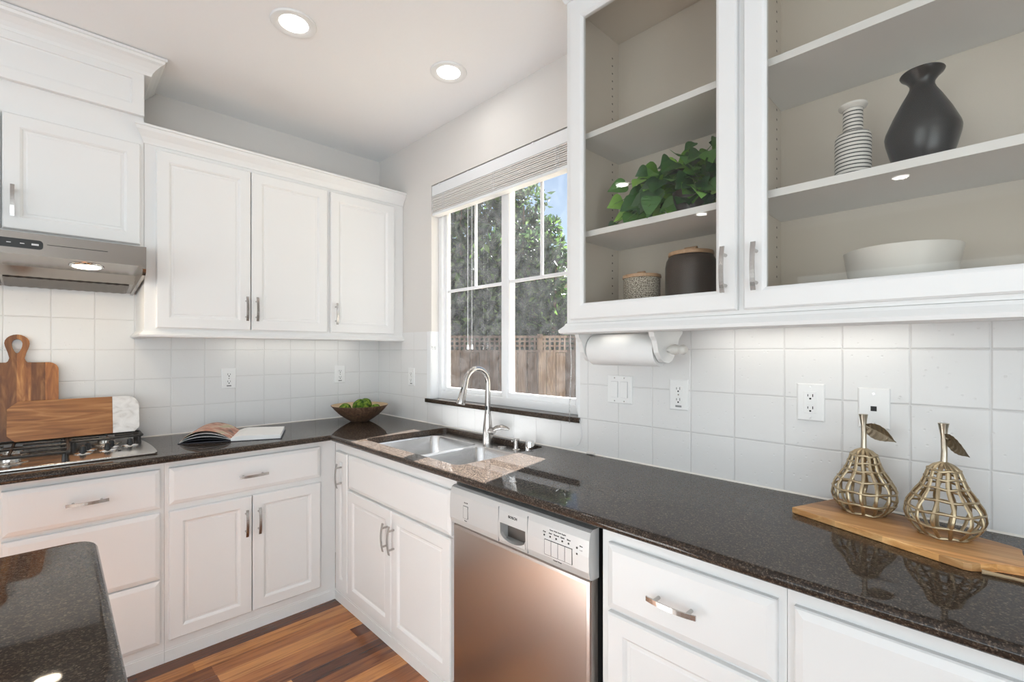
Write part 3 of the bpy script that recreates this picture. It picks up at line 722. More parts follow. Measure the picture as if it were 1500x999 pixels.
# cabinet over the hood
uc2 = thing('wall_cabinet', 'white cabinet above the range hood reaching the ceiling with a deep crown', 'cabinet', (-1.85, -.17, 1.85))
bm = BM(); box(bm, -2.30, -1.3905, 1.852, 2.735, .008, UF); obj('body', bm, cab_m, uc2, LEFT)
door(uc2, LEFT, -1.841, -1.405, 1.862, 2.330, UF, (-1.812, 1.972)); door(uc2, LEFT, -2.285, -1.846, 1.862, 2.330, UF, (-1.876, 1.972))
bm = BM(); rings(bm, -2.30, -1.391, 2.462, 2.668, [(0, UF), (0, UF+.022), (.002, UF+.024), (.045, UF+.024), (.048, UF+.018), (.054, UF+.016)]); obj('top_panel', bm, cab_m, uc2, LEFT)
bm = BM()
cr2 = [(0, 2.655), (.026, 2.655), (.030, 2.668), (.040, 2.684), (.058, 2.704), (.070, 2.712), (.074, 2.722), (.080, 2.724), (.080, 2.736), (0, 2.736)]
sweep(bm, cr2, [(-2.30, -.33), (-1.391, -.33), (-1.391, -.009)], -1); obj('crown_molding', bm, cab_m, uc2)

# ---- range hood
hd = thing('range_hood', 'stainless steel under-cabinet range hood over the cooktop', 'range hood', (-1.86, -.25, 1.66))
hx0, hx1 = -2.302, -1.4
bm = BM()
# (y,z) section
top = [(-.008, 1.851), (-.35, 1.851), (-.5, 1.826), (-.5, 1.741)]
und = [(-.285, 1.722), (-.2, 1.689), (-.02, 1.663), (-.008, 1.663)]
sec = top+und
a = [bm.verts.new((hx0+.012, y, z)) for y, z in sec]; b_ = [bm.verts.new((hx1-.012, y, z)) for y, z in sec]
for i in range(len(sec)): bm.faces.new((a[i], a[(i+1) % len(sec)], b_[(i+1) % len(sec)], b_[i]))
bm.faces.new(a[::-1]); bm.faces.new(b_)
obj('canopy', bm, ss_hood, hd)
side = [(-.008, 1.851), (-.35, 1.851), (-.5, 1.827)]+[(-.5, 1.745), (-.498, 1.73), (-.49, 1.715), (-.475, 1.704)]+[(-.008, 1.655)]
for x in (hx0, hx1-.012):
    bm = BM(); prism(bm, side, x, x+.0118, Matrix(((0, 0, 1, 0), (1, 0, 0, 0), (0, 1, 0, 0), (0, 0, 0, 1)))); obj('side_panel', bm, ss_hood, hd)
bm = BM(); prism(bm, rrect(-1.95, -1.723, 1.765, 1.80, .012), .5, .5035, Matrix.Identity(4)); 
bm.transform(Matrix.Translation((0, 0, 0)))
cpn = obj('control_panel', bm, blackp, hd, LEFT)
ink = mat('white_ink', (.7, .7, .7), .5)
for k in range(5): bm = BM(); box(bm, -1.93+.036*k, -1.918+.036*k, 1.781, 1.784, .5035, .5038); obj('marking', bm, ink, cpn, LEFT)
bm = BM(); box(bm, -1.755, -1.735, 1.779, 1.786, .5035, .5038); obj('marking', bm, ink, cpn, LEFT)
bm = BM(); box(bm, -1.712, -1.53, 1.7865, 1.7885, .4995, .5006); obj('slot', bm, dark_m, hd, LEFT)
tl = math.atan2(1.741-1.722, -.5+.285)
def under(y): return 1.741+(y+.5)*(1.722-1.741)/(.215)
for x in (-1.592, -2.10):
    yy = -.40; M_ = Matrix.Translation((x, yy, under(yy)-.0005)) @ Matrix.Rotation(-math.atan2(.019, .215), 4, 'X')
    bm = BM(); lathe(bm, [(0, -.003), (.045, -.003), (.052, -.0055), (.056, -.004), (.058, .0)], n=30, M=M_); lo = obj('lamp_ring', bm, chrome, hd, smooth=True)
    bm = BM(); lathe(bm, [(0, -.0045), (.046, -.0045), (.047, -.003)], n=30, M=M_); obj('lens', bm, hoodlamp_m, lo)
    L_ = lamp('hood_lamp', 'AREA', (x, yy, under(yy)-.008), 1.3, (1, .82, .6), shape='DISK', size=.08); L_.parent = hd; L_.location = Vector((x, yy, under(yy)-.008))-Vector(hd.location)
for (xa, xb) in ((-2.27, -1.86), (-1.85, -1.43)):
    bm = BM()
    s0 = [(-.195, 1.6835), (-.03, 1.6595)]
    v1_ = [bm.verts.new((x, y, z+dz)) for x in (xa, xb) for (y, z) in s0 for dz in (0, .004)]
    box(bm, xa, xb, -.195, -.03, 0, .001) if False else None
    bm.free(); bm = BM()
    M_ = Matrix.Translation((0, -.0, 0))
    n_s = 26
    prevr = None
    for i in range(n_s+1):
        f_ = i/n_s; x = xa+(xb-xa)*f_; dz = .0025*(i % 2)
        cur = [bm.verts.new((x, -.195, 1.684-dz)), bm.verts.new((x, -.03, 1.660-dz))]
        if prevr: bm.faces.new((prevr[0], cur[0], cur[1], prevr[1]))
        prevr = cur
    bmesh.ops.solidify(bm, geom=bm.faces[:], thickness=.002)
    obj('filter', bm, ss_hood, hd)

# ---------------------------------------------------------------- glass-front display cabinet
dc = thing('display_cabinet', 'white wall cabinet with glass doors and open shelves right of the window', 'cabinet', (-.17, -2.8, 1.43))
G0, G1 = -3.62, -2.014
bm = BM()
Z0, Z1 = 1.470, 2.64
def ub(u0, u1, v0, v1, w0, w1, mi=0, bev=0): box(bm, u0, u1, v0, v1, w0, w1, bev, mi)
ub(G1-.018, G1, Z0, H-.003, .008, UF-.02, 1); ub(G0, G0+.018, Z0, H-.003, .008, UF-.02, 1)
ub(G0+.018, G1-.018, Z0, Z0+.018, .008, UF-.02, 1); ub(G0+.018, G1-.018, Z1, Z1+.018, .008, UF-.02, 1); ub(G0+.018, G1-.018, Z0, Z1, .008, .014, 1)
ub(-2.641, -2.623, Z0+.018, Z1, .014, UF-.02, 1)
# face frame
ub(G1-.045, G1, Z0, H-.003, UF-.02, UF); ub(G0, G0+.04, Z0, H-.003, UF-.02, UF); ub(-2.656, -2.608, Z0, H-.003, UF-.02, UF)
ub(G0+.04, -2.656, Z0, Z0+.038, UF-.02, UF); ub(-2.608, G1-.045, Z0, Z0+.038, UF-.02, UF); ub(G0+.04, -2.656, 2.60, H-.003, UF-.02, UF); ub(-2.608, G1-.045, 2.60, H-.003, UF-.02, UF)
# rows of shelf-pin holes
for (u_, du) in ((G1-.0182, -.0004), (-2.6412, -.0004), (-2.6228, .0004)):
    for w_ in (.06, ):
        for k in range(34):
            v_ = 1.54+.031*k
            ub(min(u_, u_+du), max(u_, u_+du), v_-.003, v_+.003, w_-.003, w_+.003, 2)
obj('body', bm, [cab_m, cabin_m, peg_m], dc, RIGHT)
for z in (1.783, 2.140):
    for (a0, a1) in ((-2.6225, G1-.019), (G0+.019, -2.6415)):
        bm = BM(); box(bm, a0, a1, z, z+.021, .015, UF-.026, .0015); obj('shelf', bm, cab_m, dc, RIGHT)
bm = BM(); sweep(bm, rail, [(-.008, G1), (-.33, G1), (-.33, G0)], -1) if False else None
railr = [(-.02, 1.4695), (-.02, 1.429), (.012, 1.429), (.022, 1.434), (.024, 1.444), (.016, 1.452), (.008, 1.460), (.004, 1.468), (0, 1.4695)]
sweep(bm, railr, [(-.01, G1), (-.33, G1), (-.33, G0)], 1 if False else -1)
# make sure the rail projects away from the wall (towards -x)
if min(v_.co.x for v_ in bm.verts) > -.345:
    bm.free(); bm = BM(); sweep(bm, railr, [(-.01, G1), (-.33, G1), (-.33, G0)], 1)
obj('light_rail', bm, cab_m, dc)
bm = BM(); cr3 = [(0, 2.655), (.006, 2.655), (.012, 2.668), (.026, 2.690), (.044, 2.706), (.052, 2.716), (.060, 2.722), (.060, 2.736), (0, 2.736)]
sweep(bm, cr3, [(-.01, G1), (-.33, G1), (-.33, G0)], -1)
if min(v_.co.x for v_ in bm.verts) > -.345:
    bm.free(); bm = BM(); sweep(bm, cr3, [(-.01, G1), (-.33, G1), (-.33, G0)], 1)
obj('crown_molding', bm, cab_m, dc)
def glass_door(u0, u1, hpos, hinge_u):
    bm = BM(); st = .057; w0 = UF+.0005
    f_, l_ = rings(bm, u0, u1, 1.481, 2.615, [(0, w0), (0, w0+.015), (.004, w0+FT), (st-.010, w0+FT), (st-.004, w0+FT-.003), (st, w0+FT-.007), (st, w0)], cap=False)
    for i in range(4): bm.faces.new((l_[i], l_[(i+1) % 4], f_[(i+1) % 4], f_[i]))
    d = obj('door', bm, cab_m, dc, RIGHT)
    bm = BM(); box(bm, u0+st-.003, u1-st+.003, 1.481+st-.003, 2.615-st+.003, w0+.006, w0+.009); obj('glass_pane', bm, glass_cab, d, RIGHT)
    pull(d, RIGHT, hpos, 1.592, w0+FT)
    for z in (1.545, 2.50):
        bm = BM(); box(bm, hinge_u-.010, hinge_u+.010, z-.012, z+.012, w0-.055, w0-.004, .003); obj('hinge', bm, mat('hinge_metal', (.12, .10, .09), .4, .8) if 'hinge_metal' not in MATS else MATS['hinge_metal'], d, RIGHT)
glass_door(-2.624, -2.042, -2.596, -2.062+.018); glass_door(-3.58, -2.642, -2.676, -3.56-.012)

# ---------------------------------------------------------------- recessed ceiling lights
rl = thing('ceiling_light', 'recessed ceiling light nearer the hood, left of the two in view', 'ceiling light', (-.975, -1.075, H), 'recessed ceiling lights')
bm = BM(); lathe(bm, [(.056, -.004), (.066, -.0075), (.080, -.010), (.087, -.0085), (.0895, -.0045), (.0895, -.0005), (.056, -.0005)], (0, 0, 0), 48); obj('trim_ring', bm, mat('can_trim', (.82, .82, .81), .4), rl, local=True, smooth=True)
bm = BM(); lathe(bm, [(0, -.0055), (.055, -.0055), (.0565, -.001)], (0, 0, 0), 40); obj('lens', bm, lamp_m, rl, local=True)
d_ = bpy.data.lights.new('can_lamp', 'AREA'); d_.shape = 'DISK'; d_.size = .10; d_.energy = 1.1; d_.color = (1, .98, .95)
L_ = bpy.data.objects.new('lamp', d_); COL.objects.link(L_); L_.parent = rl; L_.location = (0, 0, -.012)
for (x, y, lb) in ((-.305, -1.25, 'recessed ceiling light nearest the window'), (-2.32, -1.0, 'recessed ceiling light above the left part of the cooktop run'), (-3.6, -1.1, 'recessed ceiling light at the far left of the room'),
                   (-3.74, -2.62, 'recessed ceiling light by the west window'), (-1.0, -3.9, 'recessed ceiling light behind the camera')):
    copy_tree(rl, (x, y, H), label=lb)

# ---------------------------------------------------------------- under-cabinet light fixtures
def strip(label, M, u0, u1, w, z, energy):
    uc = (u0+u1)/2; loc = M @ Vector((uc, z-.02, w))
    t = thing('strip_light', label, 'light', loc, 'under-cabinet strip lights')
    bm = BM(); box(bm, u0, u1, z-.018, z, w-.022, w+.022, .003); obj('housing', bm, plast, t, M)
    bm = BM(); box(bm, u0+.01, u1-.01, z-.0195, z-.017, w-.015, w+.015); obj('lens', bm, strip_m, t, M)
    L_ = lamp('strip_lamp', 'AREA', (0, 0, 0), energy, (1, .95, .86), shape='RECTANGLE', size=(u1-u0-.03) if M == LEFT else .03, size_y=.03 if M == LEFT else (u1-u0-.03))
    L_.parent = t; L_.location = (M @ Vector((uc, z-.021, w)))-loc
    return t
strip('slim white strip light under the three door wall cabinet', LEFT, -1.02, -.20, .10, 1.4695, .35)
strip('slim white strip light under the glass-front cabinet', RIGHT, -2.98, -2.42, .10, 1.4695, .45)
strip('short white strip light above the paper towel roll', RIGHT, -2.24, -2.10, .275, 1.4695, .01)

# ---------------------------------------------------------------- cooktop
ck = thing('cooktop', 'stainless steel gas cooktop with black cast iron grates', 'cooktop', (-1.8, -.3, CT))
bm = BM()
pts = [(-2.285, -.545), (-1.376, -.552)]+[(-1.366+.006*math.sin(math.pi*i/8)-.028*(i/8)**1.6, -.54+.47*i/8) for i in range(0, 9)]+[(-2.27, -.06)]
prism(bm, pts, CT+.0003, CT+.012, bev=.004); obj('steel_top', bm, ss_hob, ck, smooth=True)
CTZ = CT+.012
def grate(x0, x1, y0, y1, burners, zt=.9655):
    g_ = BM(); r_ = .0062
    pth = [(x, y, zt-.006) for x, y in rrect(x0, x1, y0, y1, .02, 3)]
    tube(g_, pth, r_, 6, closed=True)
    for (bx, by) in burners:
        for a in range(0, 360, 90):
            c_, s_ = math.cos(R(a)), math.sin(R(a))
            if abs(c_) > .5: e_ = (x1 if c_ > 0 else x0, by)
            else: e_ = (bx, y1 if s_ > 0 else y0)
            tube(g_, [(e_[0], e_[1], zt-.006), (bx+.028*c_, by+.028*s_, zt-.006)], r_*.85, 6)
    if len(burners) > 1:
        ym = (burners[0][1]+burners[1][1])/2; tube(g_, [(x0, ym, zt-.006), (x1, ym, zt-.006)], r_, 6)
    for (fx, fy) in ((x0+.012, y0+.012), (x1-.012, y0+.012), (x0+.012, y1-.012), (x1-.012, y1-.012)):
        tube(g_, [(fx, fy, zt-.006), (fx, fy, CTZ)], [.007, .009], 8)
    obj('grate', g_, castiron, ck, smooth=True)
    for (bx, by) in burners:
        bm = BM(); lathe(bm, [(0, 0), (.055, 0), (.057, .003), (.05, .005), (.034, .007), (.034, .018), (0, .018)], (bx, by, CTZ), 28); br = obj('burner', bm, ss_hob, ck, smooth=True)
        bm = BM(); lathe(bm, [(0, .018), (.033, .018), (.034, .022), (.03, .026), (0, .0265)], (bx, by, CTZ), 28); obj('cap', bm, castiron, br, smooth=True)
grate(-1.985, -1.650, -.505, -.075, [(-1.818, -.395), (-1.818, -.180)])
grate(-1.640, -1.385, -.235, -.075, [(-1.512, -.155)])
grate(-2.262, -1.995, -.505, -.075, [(-2.128, -.395), (-2.128, -.180)])
for (kx, ky) in ((-1.603, -.385), (-1.522, -.372), (-1.438, -.295), (-1.585, -.300), (-1.505, -.292)):
    bm = BM(); lathe(bm, [(0, 0), (.030, 0), (.031, .003), (.024, .006), (0, .007)], (kx, ky, CTZ), 26); kb = obj('knob', bm, chrome, ck, smooth=True)
    bm = BM(); lathe(bm, [(0, .006), (.013, .006), (.011, .018), (.010, .030), (0, .030)], (kx, ky, CTZ), 18); box(bm, kx-.0045, kx+.0045, ky-.019, ky+.013, CTZ+.016, CTZ+.035, .002); obj('grip', bm, blackp, kb, smooth=False)
bm = BM(); box(bm, -1.49, -1.48, -.42, -.41, CTZ, CTZ+.003); obj('igniter', bm, blackp, ck)

# ---------------------------------------------------------------- cutting boards
def lean(M_base, bottom, tilt):
    return Matrix.Translation(bottom) @ Matrix.Rotation(tilt, 4, 'X')
# paddle board: local outline in x,z; thickness in y
bd = thing('cutting_board', 'tall acacia paddle board with a looped handle leaning on the tiled wall', 'cutting board', (-1.812, -.085, .9658))
bm = BM()
hw = .135; bh = .35
out = [(-hw+.02, 0)]+[(hw-.02, 0)]+arcpts(hw-.02, .02, .02, -90, 0, 4)+arcpts(hw-.035, bh-.035, .035, 0, 90, 6)+[(.034, bh), (.028, bh+.006), (.024, bh+.02), (.029, bh+.045), (.038, bh+.075)]+arcpts(0, bh+.088, .040, 0, 180, 10)+[(-.038, bh+.075), (-.029, bh+.045), (-.024, bh+.02), (-.028, bh+.006), (-.034, bh)]+arcpts(-hw+.035, bh-.035, .035, 90, 180, 6)+arcpts(-hw+.02, .02, .02, 180, 270, 4)
_o = []
for p in out:
    if all((p[0]-q[0])**2+(p[1]-q[1])**2 > 1e-7 for q in _o): _o.append(p)
out = _o
hl = [(.016*math.cos(R(a))*(1+.35*math.sin(R(a))), bh+.075+.033*math.sin(R(a))) for a in range(0, 360, 20)]
Mx = Matrix(((1, 0, 0, 0), (0, 0, -1, 0), (0, 1, 0, 0), (0, 0, 0, 1)))
F_, B_ = [], []
for th_, store in ((-.009, F_), (.009, B_)):
    ov = [bm.verts.new((x, z, th_)) for x, z in out]; hv = [bm.verts.new((x, z, th_)) for x, z in hl]; store += [ov, hv]
    es = [bm.edges.new((ov[i], ov[(i+1) % len(ov)])) for i in range(len(ov)) if (ov[i].co-ov[(i+1) % len(ov)].co).length > 1e-6]
    es += [bm.edges.new((hv[i], hv[(i+1) % len(hv)])) for i in range(len(hv))]
    bmesh.ops.triangle_fill(bm, use_beauty=True, edges=es)
for A, B2 in zip(F_, B_):
    for i in range(len(A)):
        try: bm.faces.new((A[i], A[(i+1) % len(A)], B2[(i+1) % len(A)], B2[i]))
        except ValueError: pass
bm.transform(Mx)                                    # (x, -t, z)
bm.transform(Matrix.Rotation(R(-8.2), 4, 'X') @ Matrix.Translation((0, 0, .002)))
bmesh.ops.remove_doubles(bm, verts=bm.verts, dist=1e-5)
obj('board', bm, acacia_v, bd, local=True)
# low wood-and-marble board
b2_ = thing('cutting_board', 'low sideways wood board with a white marble end in front of the paddle board', 'cutting board', (-1.612, -.128, .9658))
LZ = .178
oct_w = [(-.228, .028), (-.203, 0), (.124, 0), (.124, LZ), (-.193, LZ), (-.228, LZ-.032)]
oct_m = [(.1242, 0), (.207, 0), (.226, .02), (.226, LZ-.055)]+arcpts(.226-.05, LZ-.05, .05, 0, 90, 5)+[(.1242, LZ)]
for nm, pts_, mm_ in (('board', oct_w, acacia_h), ('marble_end', oct_m, marble)):
    bm = BM(); prism(bm, pts_, -.008, .008, Mx, bev=.0015); bm.transform(Matrix.Rotation(R(-12), 4, 'X') @ Matrix.Translation((0, 0, .002)))
    o = obj(nm, bm, mm_, b2_, local=True)
    if nm != 'board': o['label'] = 'white marble end piece'

# ---------------------------------------------------------------- open book
bk = thing('open_book', 'open hardcover book lying on the granite right of the cooktop', 'book', (-1.0, -.40, CT))
Zc = CT+.0004
S0 = Vector((-1.062, -.462, 0)); S1 = Vector((-.955, -.200, 0)); wv_ = Vector((.205, -.09, 0))
sdir = (S1-S0)
def gridmesh(bm, f, nu, nv):
    P_ = [[bm.verts.new(f(i/nu, j/nv)) for j in range(nv+1)] for i in range(nu+1)]
    for i in range(nu):
        for j in range(nv): bm.faces.new((P_[i][j], P_[i+1][j], P_[i+1][j+1], P_[i][j+1]))
def block(bm, zf0, zf1, W_, L0=0, L1=1, nu=10):
    """page block: u along width vector, v along spine; zf(u) gives lower and upper height"""
    A = []
    for i in range(nu+1):
        u = i/nu
        A.append([[bm.verts.new(S0+sdir*v_+W_(u, v_)+Vector((0, 0, z))) for z in (zf0(u), zf1(u))] for v_ in (L0, L1)])
    for i in range(nu):
        a, b_ = A[i], A[i+1]
        bm.faces.new((a[0][1], b_[0][1], b_[1][1], a[1][1])); bm.faces.new((a[0][0], a[1][0], b_[1][0], b_[0][0]))
        bm.faces.new((a[0][0], b_[0][0], b_[0][1], a[0][1])); bm.faces.new((a[1][0], a[1][1], b_[1][1], b_[1][0]))
    bm.faces.new((A[0][0][0], A[0][0][1], A[0][1][1], A[0][1][0])); bm.faces.new((A[nu][0][0], A[nu][1][0], A[nu][1][1], A[nu][0][1]))
bm = BM(); block(bm, lambda u: Zc, lambda u: Zc+.003, lambda u, v_: wv_*(u*1.03)+Vector((0, 0, 0)), -.01, 1.01)
wl_ = Vector((-.195, .105, 0))
block(bm, lambda u: Zc+.0002+.003*(1-u), lambda u: Zc+.003+.004*(1-u), lambda u, v_: wl_*(u*1.03), -.01, 1.01)
obj('cover', bm, coverm, bk)
bm = BM(); block(bm, lambda u: Zc+.0031, lambda u: Zc+.012+.016*math.sin(min(1, u*4+.15)*math.pi/2)-.006*u, lambda u, v_: wv_*u); obj('pages', bm, paper, bk)['label'] = 'thick white blank pages of the right half'
for k, (h_, mm_) in enumerate(((.012, coverm), (.024, paper), (.030, coverm), (.038, paper), (.052, photo_m))):
    bm = BM(); zf = lambda u, h_=h_: Zc+.004+h_*(math.sin(math.pi*min(1, (1-u)**.9))**.8 if u < .999 else 0)*.95+.0012*k+(1-u)*.005
    block(bm, lambda u: zf(u)-.0008, lambda u: zf(u)+.0008, lambda u, v_: wl_*u)
    obj('page', bm, mm_, bk, smooth=False)

# ---------------------------------------------------------------- wooden bowl with moss balls
bw = thing('decorative_bowl', 'wide dark turned wood bowl on the granite in the corner', 'bowl', (-.278, -.262, CT))
bm = BM()
po = [(0, .0), (.055, 0), (.06, .003), (.09, .022), (.125, .048), (.155, .078), (.176, .104)]
pi_ = [(.171, .103), (.148, .078), (.12, .052), (.085, .028), (.04, .013), (0, .011)]
lathe(bm, po+[(.177, .106), (.174, .106)], (0, 0, .0004), 56, 0); lathe(bm, [(.174, .106)]+pi_, (0, 0, .0004), 56, 1)
bmesh.ops.remove_doubles(bm, verts=bm.verts, dist=1e-5)
obj('bowl', bm, [bowlwood, bowlin], bw, local=True, smooth=True)
def moss(name_loc, r_, label):
    bm = BM(); bmesh.ops.create_icosphere(bm, subdivisions=4, radius=r_)
    for v_ in bm.verts:
        v_.co *= 1+.06*noise.noise(v_.co*40)+.035*noise.noise(v_.co*110)
    o = obj('moss_ball', bm, moss_m, local=True, smooth=True); o.location = name_loc
    tag(o, label, 'moss ball', 'green moss balls in the wooden bowl'); return o
moss((-.285, -.285, CT+.092), .052, 'largest green moss ball, at the centre of the wooden bowl')
moss((-.365, -.235, CT+.078), .041, 'leftmost green moss ball in the wooden bowl')
moss((-.205, -.330, CT+.075), .036, 'lowest green moss ball, right of the biggest one in the bowl')
moss((-.222, -.225, CT+.098), .043, 'green moss ball peeking up behind the biggest one')

# ---------------------------------------------------------------- serving board with two gold pears
dirL = Vector((-.355, -.935, 0)).normalized(); dirW = Vector((dirL.y, -dirL.x, 0))   # width towards the room (-x)
sb = thing('serving_board', 'acacia serving board with a handle and cord lying under the two gold pears', 'serving board', (-.10, -2.77, CT))
MB_ = Matrix((( dirW.x, dirL.x, 0, 0), (dirW.y, dirL.y, 0, 0), (0, 0, 1, 0), (0, 0, 0, 1)))
o0 = Vector((-.024, -2.797, CT+.0004)); sb.location = o0
bm = BM(); Lb, Wb = .385, .203
oc = [(0, 0), (Wb, 0), (Wb, Lb-.012), (Wb-.006, Lb), (Wb-.055, Lb+.02), (Wb*.5+.022, Lb+.05), (Wb*.5+.020, Lb+.14), (Wb*.5+.01, Lb+.165), (Wb*.5-.01, Lb+.165), (Wb*.5-.020, Lb+.14), (Wb*.5-.022, Lb+.05), (.045, Lb+.02), (.006, Lb+.008), (0, Lb-.01)]
prism(bm, oc, 0, .0165, MB_, bev=.0025); obj('board', bm, teak, sb, local=True)
bm = BM()
c0 = MB_ @ Vector((Wb*.5, Lb+.12, .004))
cp_ = [MB_ @ Vector(p) for p in ((Wb*.5, Lb+.15, .020), (Wb*.5+.03, Lb+.14, .012), (Wb*.5+.055, Lb+.10, .0045), (Wb*.5+.07, Lb+.05, .0045), (Wb*.5+.085, Lb+.018, .0045), (Wb*.5+.088, Lb+.012, .0045))]
tube(bm, cp_, [.003, .003, .003, .003, .0042, .005], 8); obj('cord', bm, mat('jute', (.45, .33, .20), .9), sb, local=True, smooth=True)

def pear():
    t = thing('pear_ornament', 'openwork gold pear ornament, left of the pair on the serving board', 'ornament', (-.122, -2.873, CT+.0172), 'gold pear ornaments')
    Hh, RR = .168, .0725
    kp = [(0, .62), (.03, .72), (.12, .9), (.25, 1.0), (.40, .95), (.55, .76), (.68, .57), (.80, .47), (.90, .40), (.96, .26), (1, .07)]
    def pr_(z):
        z = min(max(z, 0), 1)
        for (a, ra), (b_, rb) in zip(kp[:-1], kp[1:]):
            if z <= b_: f_ = (z-a)/(b_-a); f_ = f_*f_*(3-2*f_)*.35+f_*.65; return (ra+(rb-ra)*f_)*RR
        return kp[-1][1]*RR
    bm = BM()
    for k in range(14):
        a = 2*math.pi*k/14+.1
        pts_ = [(pr_(z/24)*math.cos(a+.04*math.sin(z*.5+k)), pr_(z/24)*math.sin(a+.04*math.sin(z*.5+k)), .004+z/24*Hh) for z in range(25)]
        # flat strips: broad across, thin radially
        ref = (math.cos(a), math.sin(a), 0)
        tube(bm, pts_, .0044, 6, flat=.6, upv=ref)
    for k, z in enumerate((.0, .17, .36, .52, .67, .79, .90)):
        r_ = pr_(z)
        tube(bm, [((r_+.0005)*math.cos(2*math.pi*i/36), (r_+.0005)*math.sin(2*math.pi*i/36), .004+z*Hh+.0016*math.sin(i*1.1+k)) for i in range(36)], .0031 if z else .0034, 6, closed=True)
    tube(bm, [(0, 0, Hh-.002), (0, 0, Hh+.006)], [.007, .005], 10)
    obj('cage', bm, brass, t, local=True, smooth=True)
    bm = BM(); tube(bm, [(0, 0, Hh+.002), (.001, 0, Hh+.03), (0, 0, Hh+.065), (0, .001, Hh+.085), (0, .001, Hh+.097)], [.007, .0062, .0062, .0085, .0108], 14); obj('stem', bm, stemmetal, t, local=True, smooth=True)
    bm = BM()
    # leaf: pointed oval, folded, hanging from the stem
    nl = 14; base = Vector((0, -.004, Hh+.066)); ax_ = Vector((-.010, -.066, -.034)); L2 = ax_.length; ax_.normalize(); side_ = Vector((-.35, -.30, .9)); side_ = (side_-ax_*side_.dot(ax_)).normalized(); nn = ax_.cross(side_)
    rows = []
    for i in range(nl+1):
        f_ = i/nl; w_ = .022*math.sin(math.pi*min(1, f_**.8))**.9+.0006; c_ = base+ax_*(L2*f_)+nn*(-.004*math.sin(f_*3))
        zig = .0012*(i % 2)
        rows.append([bm.verts.new(c_+side_*w_-ax_*.004+nn*(.005*w_/.02+zig)), bm.verts.new(c_+side_*w_*.5+nn*(.0015+zig)), bm.verts.new(c_), bm.verts.new(c_-side_*w_*.5+nn*(.0015+zig)), bm.verts.new(c_-side_*w_-ax_*.004+nn*(.005*w_/.02+zig))])
    for a_, b_ in zip(rows[:-1], rows[1:]):
        for j in range(4): bm.faces.new((a_[j], a_[j+1], b_[j+1], b_[j]))
    bmesh.ops.solidify(bm, geom=bm.faces[:], thickness=.0014)
    tube(bm, [base+Vector((0, .004, .001)), base+ax_*.012], .0026, 8)
    obj('leaf', bm, brass_dark, t, local=True)
    return t
pe = pear()
p2 = copy_tree(pe, (-.182, -3.036, CT+.0172), rz=R(-42), label='openwork gold pear ornament, right of the pair and nearer the camera')

# ---------------------------------------------------------------- items in the display cabinet
SH = 1.8045; FL = 1.4885
vz = thing('vase', 'slim white ribbed vase with thin black stripes on the middle shelf', 'vase', (-.2, -2.862, SH))
bm = BM()
pv = [(0, 0), (.037, 0), (.039, .004), (.0395, .11), (.0385, .122), (.034, .128), (.0235, .132), (.0215, .14), (.0215, .188), (.0225, .192)]
pvr = []
for (r_, z) in pv: pvr.append((r_, z))
lathe(bm, pvr+[(.019, .192), (.0185, .15), (0, .14)], (0, 0, 0), 44); obj('body', bm, stripe, vz, local=True, smooth=True)
bm = BM(); lathe(bm, [(.0225, .191), (.030, .196), (.032, .200), (.031, .204), (.024, .205), (.019, .200), (.019, .191)], (0, 0, 0), 44); obj('rim', bm, whitecer, vz, local=True, smooth=True)
vb = thing('vase', 'large matte black stoneware vase with flared lip on the middle shelf', 'vase', (-.195, -2.998, SH))
bm = BM()
lathe(bm, [(0, 0), (.046, 0), (.05, .004), (.063, .045), (.0705, .075), (.072, .088), (.070, .098), (.055, .135), (.038, .17), (.027, .19), (.0235, .2), (.024, .208), (.032, .220), (.040, .227), (.0425, .232), (.041, .235), (.034, .230), (.022, .215), (.018, .2), (.03, .16), (0, .1)], (0, 0, 0), 48)
obj('body', bm, blackcer, vb, local=True, smooth=True)
bwl = thing('serving_bowl', 'big white ceramic serving bowl on the cabinet floor below the vases', 'bowl', (-.17, -2.955, FL))
bm = BM(); lathe(bm, [(0, 0), (.085, 0), (.09, .004), (.104, .05), (.113, .10), (.117, .128), (.1175, .132), (.115, .133), (.111, .125), (.1, .06), (.085, .014), (0, .01)], (0, 0, 0), 56); obj('bowl', bm, whitecer, bwl, local=True, smooth=True)
c1 = thing('canister', 'small patterned stoneware canister with a wooden lid in the left glass cabinet', 'canister', (-.2, -2.247, FL))
bm = BM(); lathe(bm, [(0, 0), (.060, 0), (.063, .004), (.0635, .132), (.061, .135), (0, .135)], (0, 0, 0), 48); obj('jar', bm, pattern, c1, local=True, smooth=True)
bm = BM(); lathe(bm, [(0, .135), (.066, .135), (.067, .139), (.066, .146), (0, .148)], (0, 0, 0), 48); li = obj('lid', bm, lidwood, c1, local=True, smooth=True)
bm = BM(); tube(bm, [(-.004, -.014, .154), (-.004, .014, .154)], .009, 10, flat=.7); obj('knob', bm, lidwood, li, local=True, smooth=True)
c2 = thing('canister', 'large dark brown canister with a wooden lid right of the patterned one', 'canister', (-.19, -2.422, FL))
bm = BM(); lathe(bm, [(0, 0), (.074, 0), (.079, .006), (.0805, .06), (.0805, .155), (.077, .175), (.070, .188), (.066, .191), (0, .191)], (0, 0, 0), 52); obj('jar', bm, darkcer, c2, local=True, smooth=True)
bm = BM(); lathe(bm, [(0, .191), (.070, .191), (.0715, .195), (.070, .203), (0, .205)], (0, 0, 0), 48); li = obj('lid', bm, lidwood, c2, local=True, smooth=True)
bm = BM(); tube(bm, [(0, -.020, .213), (0, .020, .213)], .012, 10, flat=.75); obj('knob', bm, lidwood, li, local=True, smooth=True)

